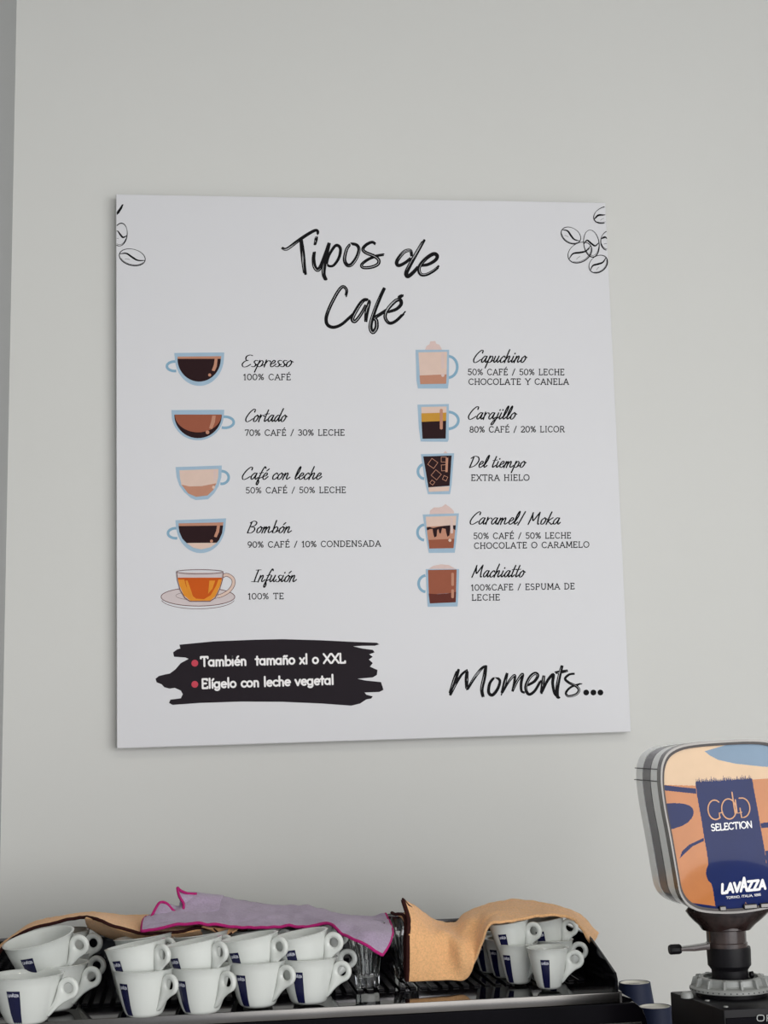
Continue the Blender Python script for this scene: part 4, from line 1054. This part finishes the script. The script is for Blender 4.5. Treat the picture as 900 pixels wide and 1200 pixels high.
def hop(name, ka, a, b, m, kb=None, parent=gr, sm=True):
    bm = bmesh.new(); A_ = sc_(ka); B_ = sc_(kb or ka)
    VA = [bm.verts.new(HP(u, v, a)) for u, v in A_]; VB = [bm.verts.new(HP(u, v, b)) for u, v in B_]
    n = len(VA); bm.faces.new(VA); bm.faces.new(list(reversed(VB)))
    for i in range(n): bm.faces.new((VA[i], VA[(i+1) % n], VB[(i+1) % n], VB[i]))
    return obj(name, gloc(bm), m, parent, sm, 40)
hop('hopper_shell', .985, .012, .046, M_hopw)
hop('hopper_shell', .975, .046, .050, M_dsteel); hop('hopper_stripe', .980, .050, .082, M_hopg)
hop('hopper_shell', .975, .082, .085, M_dsteel); hop('hopper_shell', .985, .085, .112, M_hopw)
hop('hopper_shell', .985, .112, .122, M_hopw, .93)
def ringpart(name, k0, k1, a, b, m):
    bm = bmesh.new(); n = len(outl)
    L = [[bm.verts.new(HP(u*k, v*k, w_)) for u, v in outl] for k, w_ in ((k0, a), (k0, b), (k1, b), (k1, a))]
    for A_, B_ in zip(L, L[1:]+L[:1]):
        for i in range(n): bm.faces.new((A_[i], A_[(i+1) % n], B_[(i+1) % n], B_[i]))
    return obj(name, gloc(bm), m, gr, True, 40)
ringpart('hopper_rim', 1.0, .975, -.002, .014, M_chrome)
ringpart('hopper_gasket', .9745, .945, -.0005, .013, M_smoke)
# lid lines
for vv_ in (-56, -70):
    bm = bmesh.new()
    k = .987
    hw_ = 81 if vv_ == -56 else 79.0
    tube(bm, [HP(-hw_*k, vv_, .004), HP(-hw_*k, vv_, .118)], .0007, 6); obj('lid_seam', gloc(bm), M_black, gr)
# printed front insert, gently domed
def dome(u, v): return -.007*max(0, 1-(u/80)**2)*max(0, 1-(v/100)**2)**.7
kf = .945
ins = [(u*kf, v*kf) for u, v in outl]
def q5(L): return [(720+x/5-856, 850+y/5-968) for x, y in L]
teeth = []
rnd = random.Random(3)
xs = 489
while xs < 825:
    wt = rnd.uniform(8, 14); teeth.append([(xs, 332), (xs+wt*.5, 296+rnd.uniform(0, 20)), (xs+wt, 332)]); xs += wt*.8
band = [(487,328),(835,326),(840,400),(852,520),(860,620),(872,740),(880,880),(892,1100),(560,1100),(548,1030),(540,940),(532,908),(515,890),(507,868),(505,848),(510,825),(522,800),(521,740),(510,640),(503,540),(492,430)]
polys1 = [(q5([(290,120),(1500,100),(1500,330),(830,330),(487,345),(300,330)]), 1),  # cream reflection painted across the top
          (q5([(562,150),(700,120),(1500,100),(1500,330),(900,258),(740,232),(640,205),(590,175)]), 2),  # pale blue reflection painted at the top right
          (q5([(296,330),(380,345),(487,362),(487,392),(400,378),(300,362)]), 0),
          (q5([(290,438),(340,437),(380,440),(415,447),(442,458),(457,473),(462,492),(458,512),(446,532),(420,555),(385,572),(330,586),(290,592)]), 0),
          (q5([(358,755),(375,715),(420,680),(508,646),(508,664),(440,690),(395,725)]), 0),
          (q5([(380,1005),(552,1040),(562,1110),(300,1110)]), 0),
          (q5(band), 0),
          (q5([(860,585),(1500,540),(1500,610),(862,612)]), 0),
          (q5([(874,745),(1500,700),(1500,1120),(890,1120)]), 0)]
polys1 += [(q5(t_), 0) for t_ in teeth]
polys1 = [(p_, k_) for p_, k_ in polys1]
bbs = [(min(p[0] for p in q), max(p[0] for p in q), min(p[1] for p in q), max(p[1] for p in q)) for q, _ in polys1]
def pip(p, poly):
    c_ = False; j_ = len(poly)-1
    for i_ in range(len(poly)):
        (xi, yi), (xj, yj) = poly[i_], poly[j_]
        if (yi > p[1]) != (yj > p[1]) and p[0] < (xj-xi)*(p[1]-yi)/(yj-yi)+xi: c_ = not c_
        j_ = i_
    return c_
big = [(u*.96, v*.96) for u, v in outl]; st_ = .5; V = []; Fc = []; mi_ = []; vid = {}
def gv(a, b):
    if (a, b) not in vid: vid[(a, b)] = len(V); u, v = a*st_, b*st_; V.append(HP(u, v, .003+dome(u, v))-GO)
    return vid[(a, b)]
for b in range(-200, 200):
    for a in range(-165, 165):
        p = ((a+.5)*st_, (b+.5)*st_)
        if not pip(p, big): continue
        k = 0
        for (q, kk), bb in zip(polys1, bbs):
            if bb[0] <= p[0] <= bb[1] and bb[2] <= p[1] <= bb[3] and pip(p, q): k = kk+1
        Fc.append((gv(a, b), gv(a+1, b), gv(a+1, b+1), gv(a, b+1))); mi_.append(k)
face = pyobj('hopper_window', V, Fc, [M_hora, M_hblue, M_hcream, M_hsky], gr, True, mi_)
face['label'] = 'glossy domed hopper front printed in ochre and deep blue'
to_face = (lambda p, L: tuple(HP(p[0]-856, p[1]-968, .0022-.00003*L+dome(p[0]-856, p[1]-968))-GO))
A = Art([M_hwhite, M_gold], to_face)
G5 = lambda L: [(720+x/5, 850+y/5) for x, y in L]
A.stroke(G5(arc(588, 490, 42, 56, -50, -310, 16)+[]), 1.5, 1)
A.stroke(G5([(612, 540), (612, 510), (632, 508)]), 1.5, 1)
A.stroke(G5(arc(672, 490, 44, 58, 0, 360, 24)), 1.5, 1)
A.stroke(G5([(700, 396), (704, 470), (708, 520)]), 1.6, 1)
A.stroke(G5([(716, 440), (720, 518), (748, 514)]), 1.5, 1)
A.stroke(G5([(740, 432)]+arc(755, 488, 46, 56, -80, 80, 12)+[(745, 545), (740, 490)]), 1.5, 1)
A.build('gold_lettering', face)
A = Art([M_hwhite, M_gold], to_face)
upright(A, 'SELECTION', (831.2, 971.8), (881.4, 971.0), 7.4, 1.35, 0, 1, False)
A.build('selection_lettering', face)
A = Art([M_hwhite, M_gold], to_face)
upright(A, 'LAVAZZA', (837.4, 1043.6), (892, 1042), 10.2, 3.0, 0, 1, False, ital=.12, lift=[1, 1, 1, 1.45, 1, 1, 1])
A.build('roaster_lettering', face)
A = Art([M_hwhite, M_gold], to_face)
upright(A, 'TORINO, ITALIA, 1895', (843.2, 1050.4), (885.5, 1049.6), 2.5, .5, 0, 1, False)
A.build('town_lettering', face)
A = Art([M_hwhite, M_gold], to_face)
A.stroke([(865, 1058.8), (866.4, 1055.6), (867.8, 1058.8), (865, 1058.8)], .5, 1)
A.build('small_emblem', face)
# clips along the lower rim
for u in (-18.5, 15, 35):
    bm = bmesh.new(); ws = 4 if u < 0 else 8
    p = [HP(u-ws, 90, -.004), HP(u+ws, 90, -.004), HP(u+ws, 95.5, -.004), HP(u-ws, 95.5, -.004)]
    A_ = [bm.verts.new(v) for v in p]; B_ = [bm.verts.new(v+Vector((0, .008, 0))) for v in p]
    bm.faces.new(A_); bm.faces.new(list(reversed(B_)))
    for i in range(4): bm.faces.new((A_[i], A_[(i+1) % 4], B_[(i+1) % 4], B_[i]))
    bevel(bm, .001, 1); obj('rim_clip', gloc(bm), M_chrome, gr)
# smoked funnel from the hopper down to the collar
bm = bmesh.new(); rings = []
for k, (hx, hy, py) in enumerate([(46, .034, 1061), (50, .034, 1066.5), (46, .034, 1072), (40, .033, 1077.5), (33, .031, 1083), (28, .028, 1089)]):
    t = k/5; cy_ = GC.y*(1)+(.000); cxx = 854+(851-854)*t
    c_ = U(cxx, py, GC.y); s_ = (c_-CAM).dot(fwd)/F; nn = 48; rg = []
    for i in range(nn):
        a = 2*PI*i/nn; e_ = .75 if k < 2 else .9
        ca, sa = math.cos(a), math.sin(a)
        rg.append(bm.verts.new((c_.x+hx*s_*math.copysign(abs(ca)**e_, ca), c_.y+hy*math.copysign(abs(sa)**e_, sa), c_.z)))
    rings.append(rg)
for a_, b_ in zip(rings, rings[1:]):
    for i in range(48): bm.faces.new((a_[i], a_[(i+1) % 48], b_[(i+1) % 48], b_[i]))
bm.faces.new(rings[0]); bm.faces.new(list(reversed(rings[-1])))
obj('funnel', gloc(bm), M_smoke, gr, True, 50)
# maker's letters on the front, cut by the frame
pf = nf*.0028
def onfront(p, L):
    # intersect the viewing ray with the front plane once, to lay the letters on it
    d = ray(p[0], p[1]); O_ = Fc_+pf; t = (O_-CAM).dot(nf)/d.dot(nf); return tuple(CAM+d*t-GO)
A = Art([M_gear], onfront)
A.stroke(rr(887.3, 1189.6, 895.4, 1196.4, 2.4)+[rr(887.3, 1189.6, 895.4, 1196.4, 2.4)[0]], 1.1, 0, 1)
A.stroke([(898.8, 1196.6), (898.8, 1189.6), (904, 1189.4), (906, 1191.2), (904, 1193), (898.8, 1193.2)], 1.1); A.stroke([(902, 1193.2), (906, 1196.4)], 1.1)
A.build('front_lettering', gr)
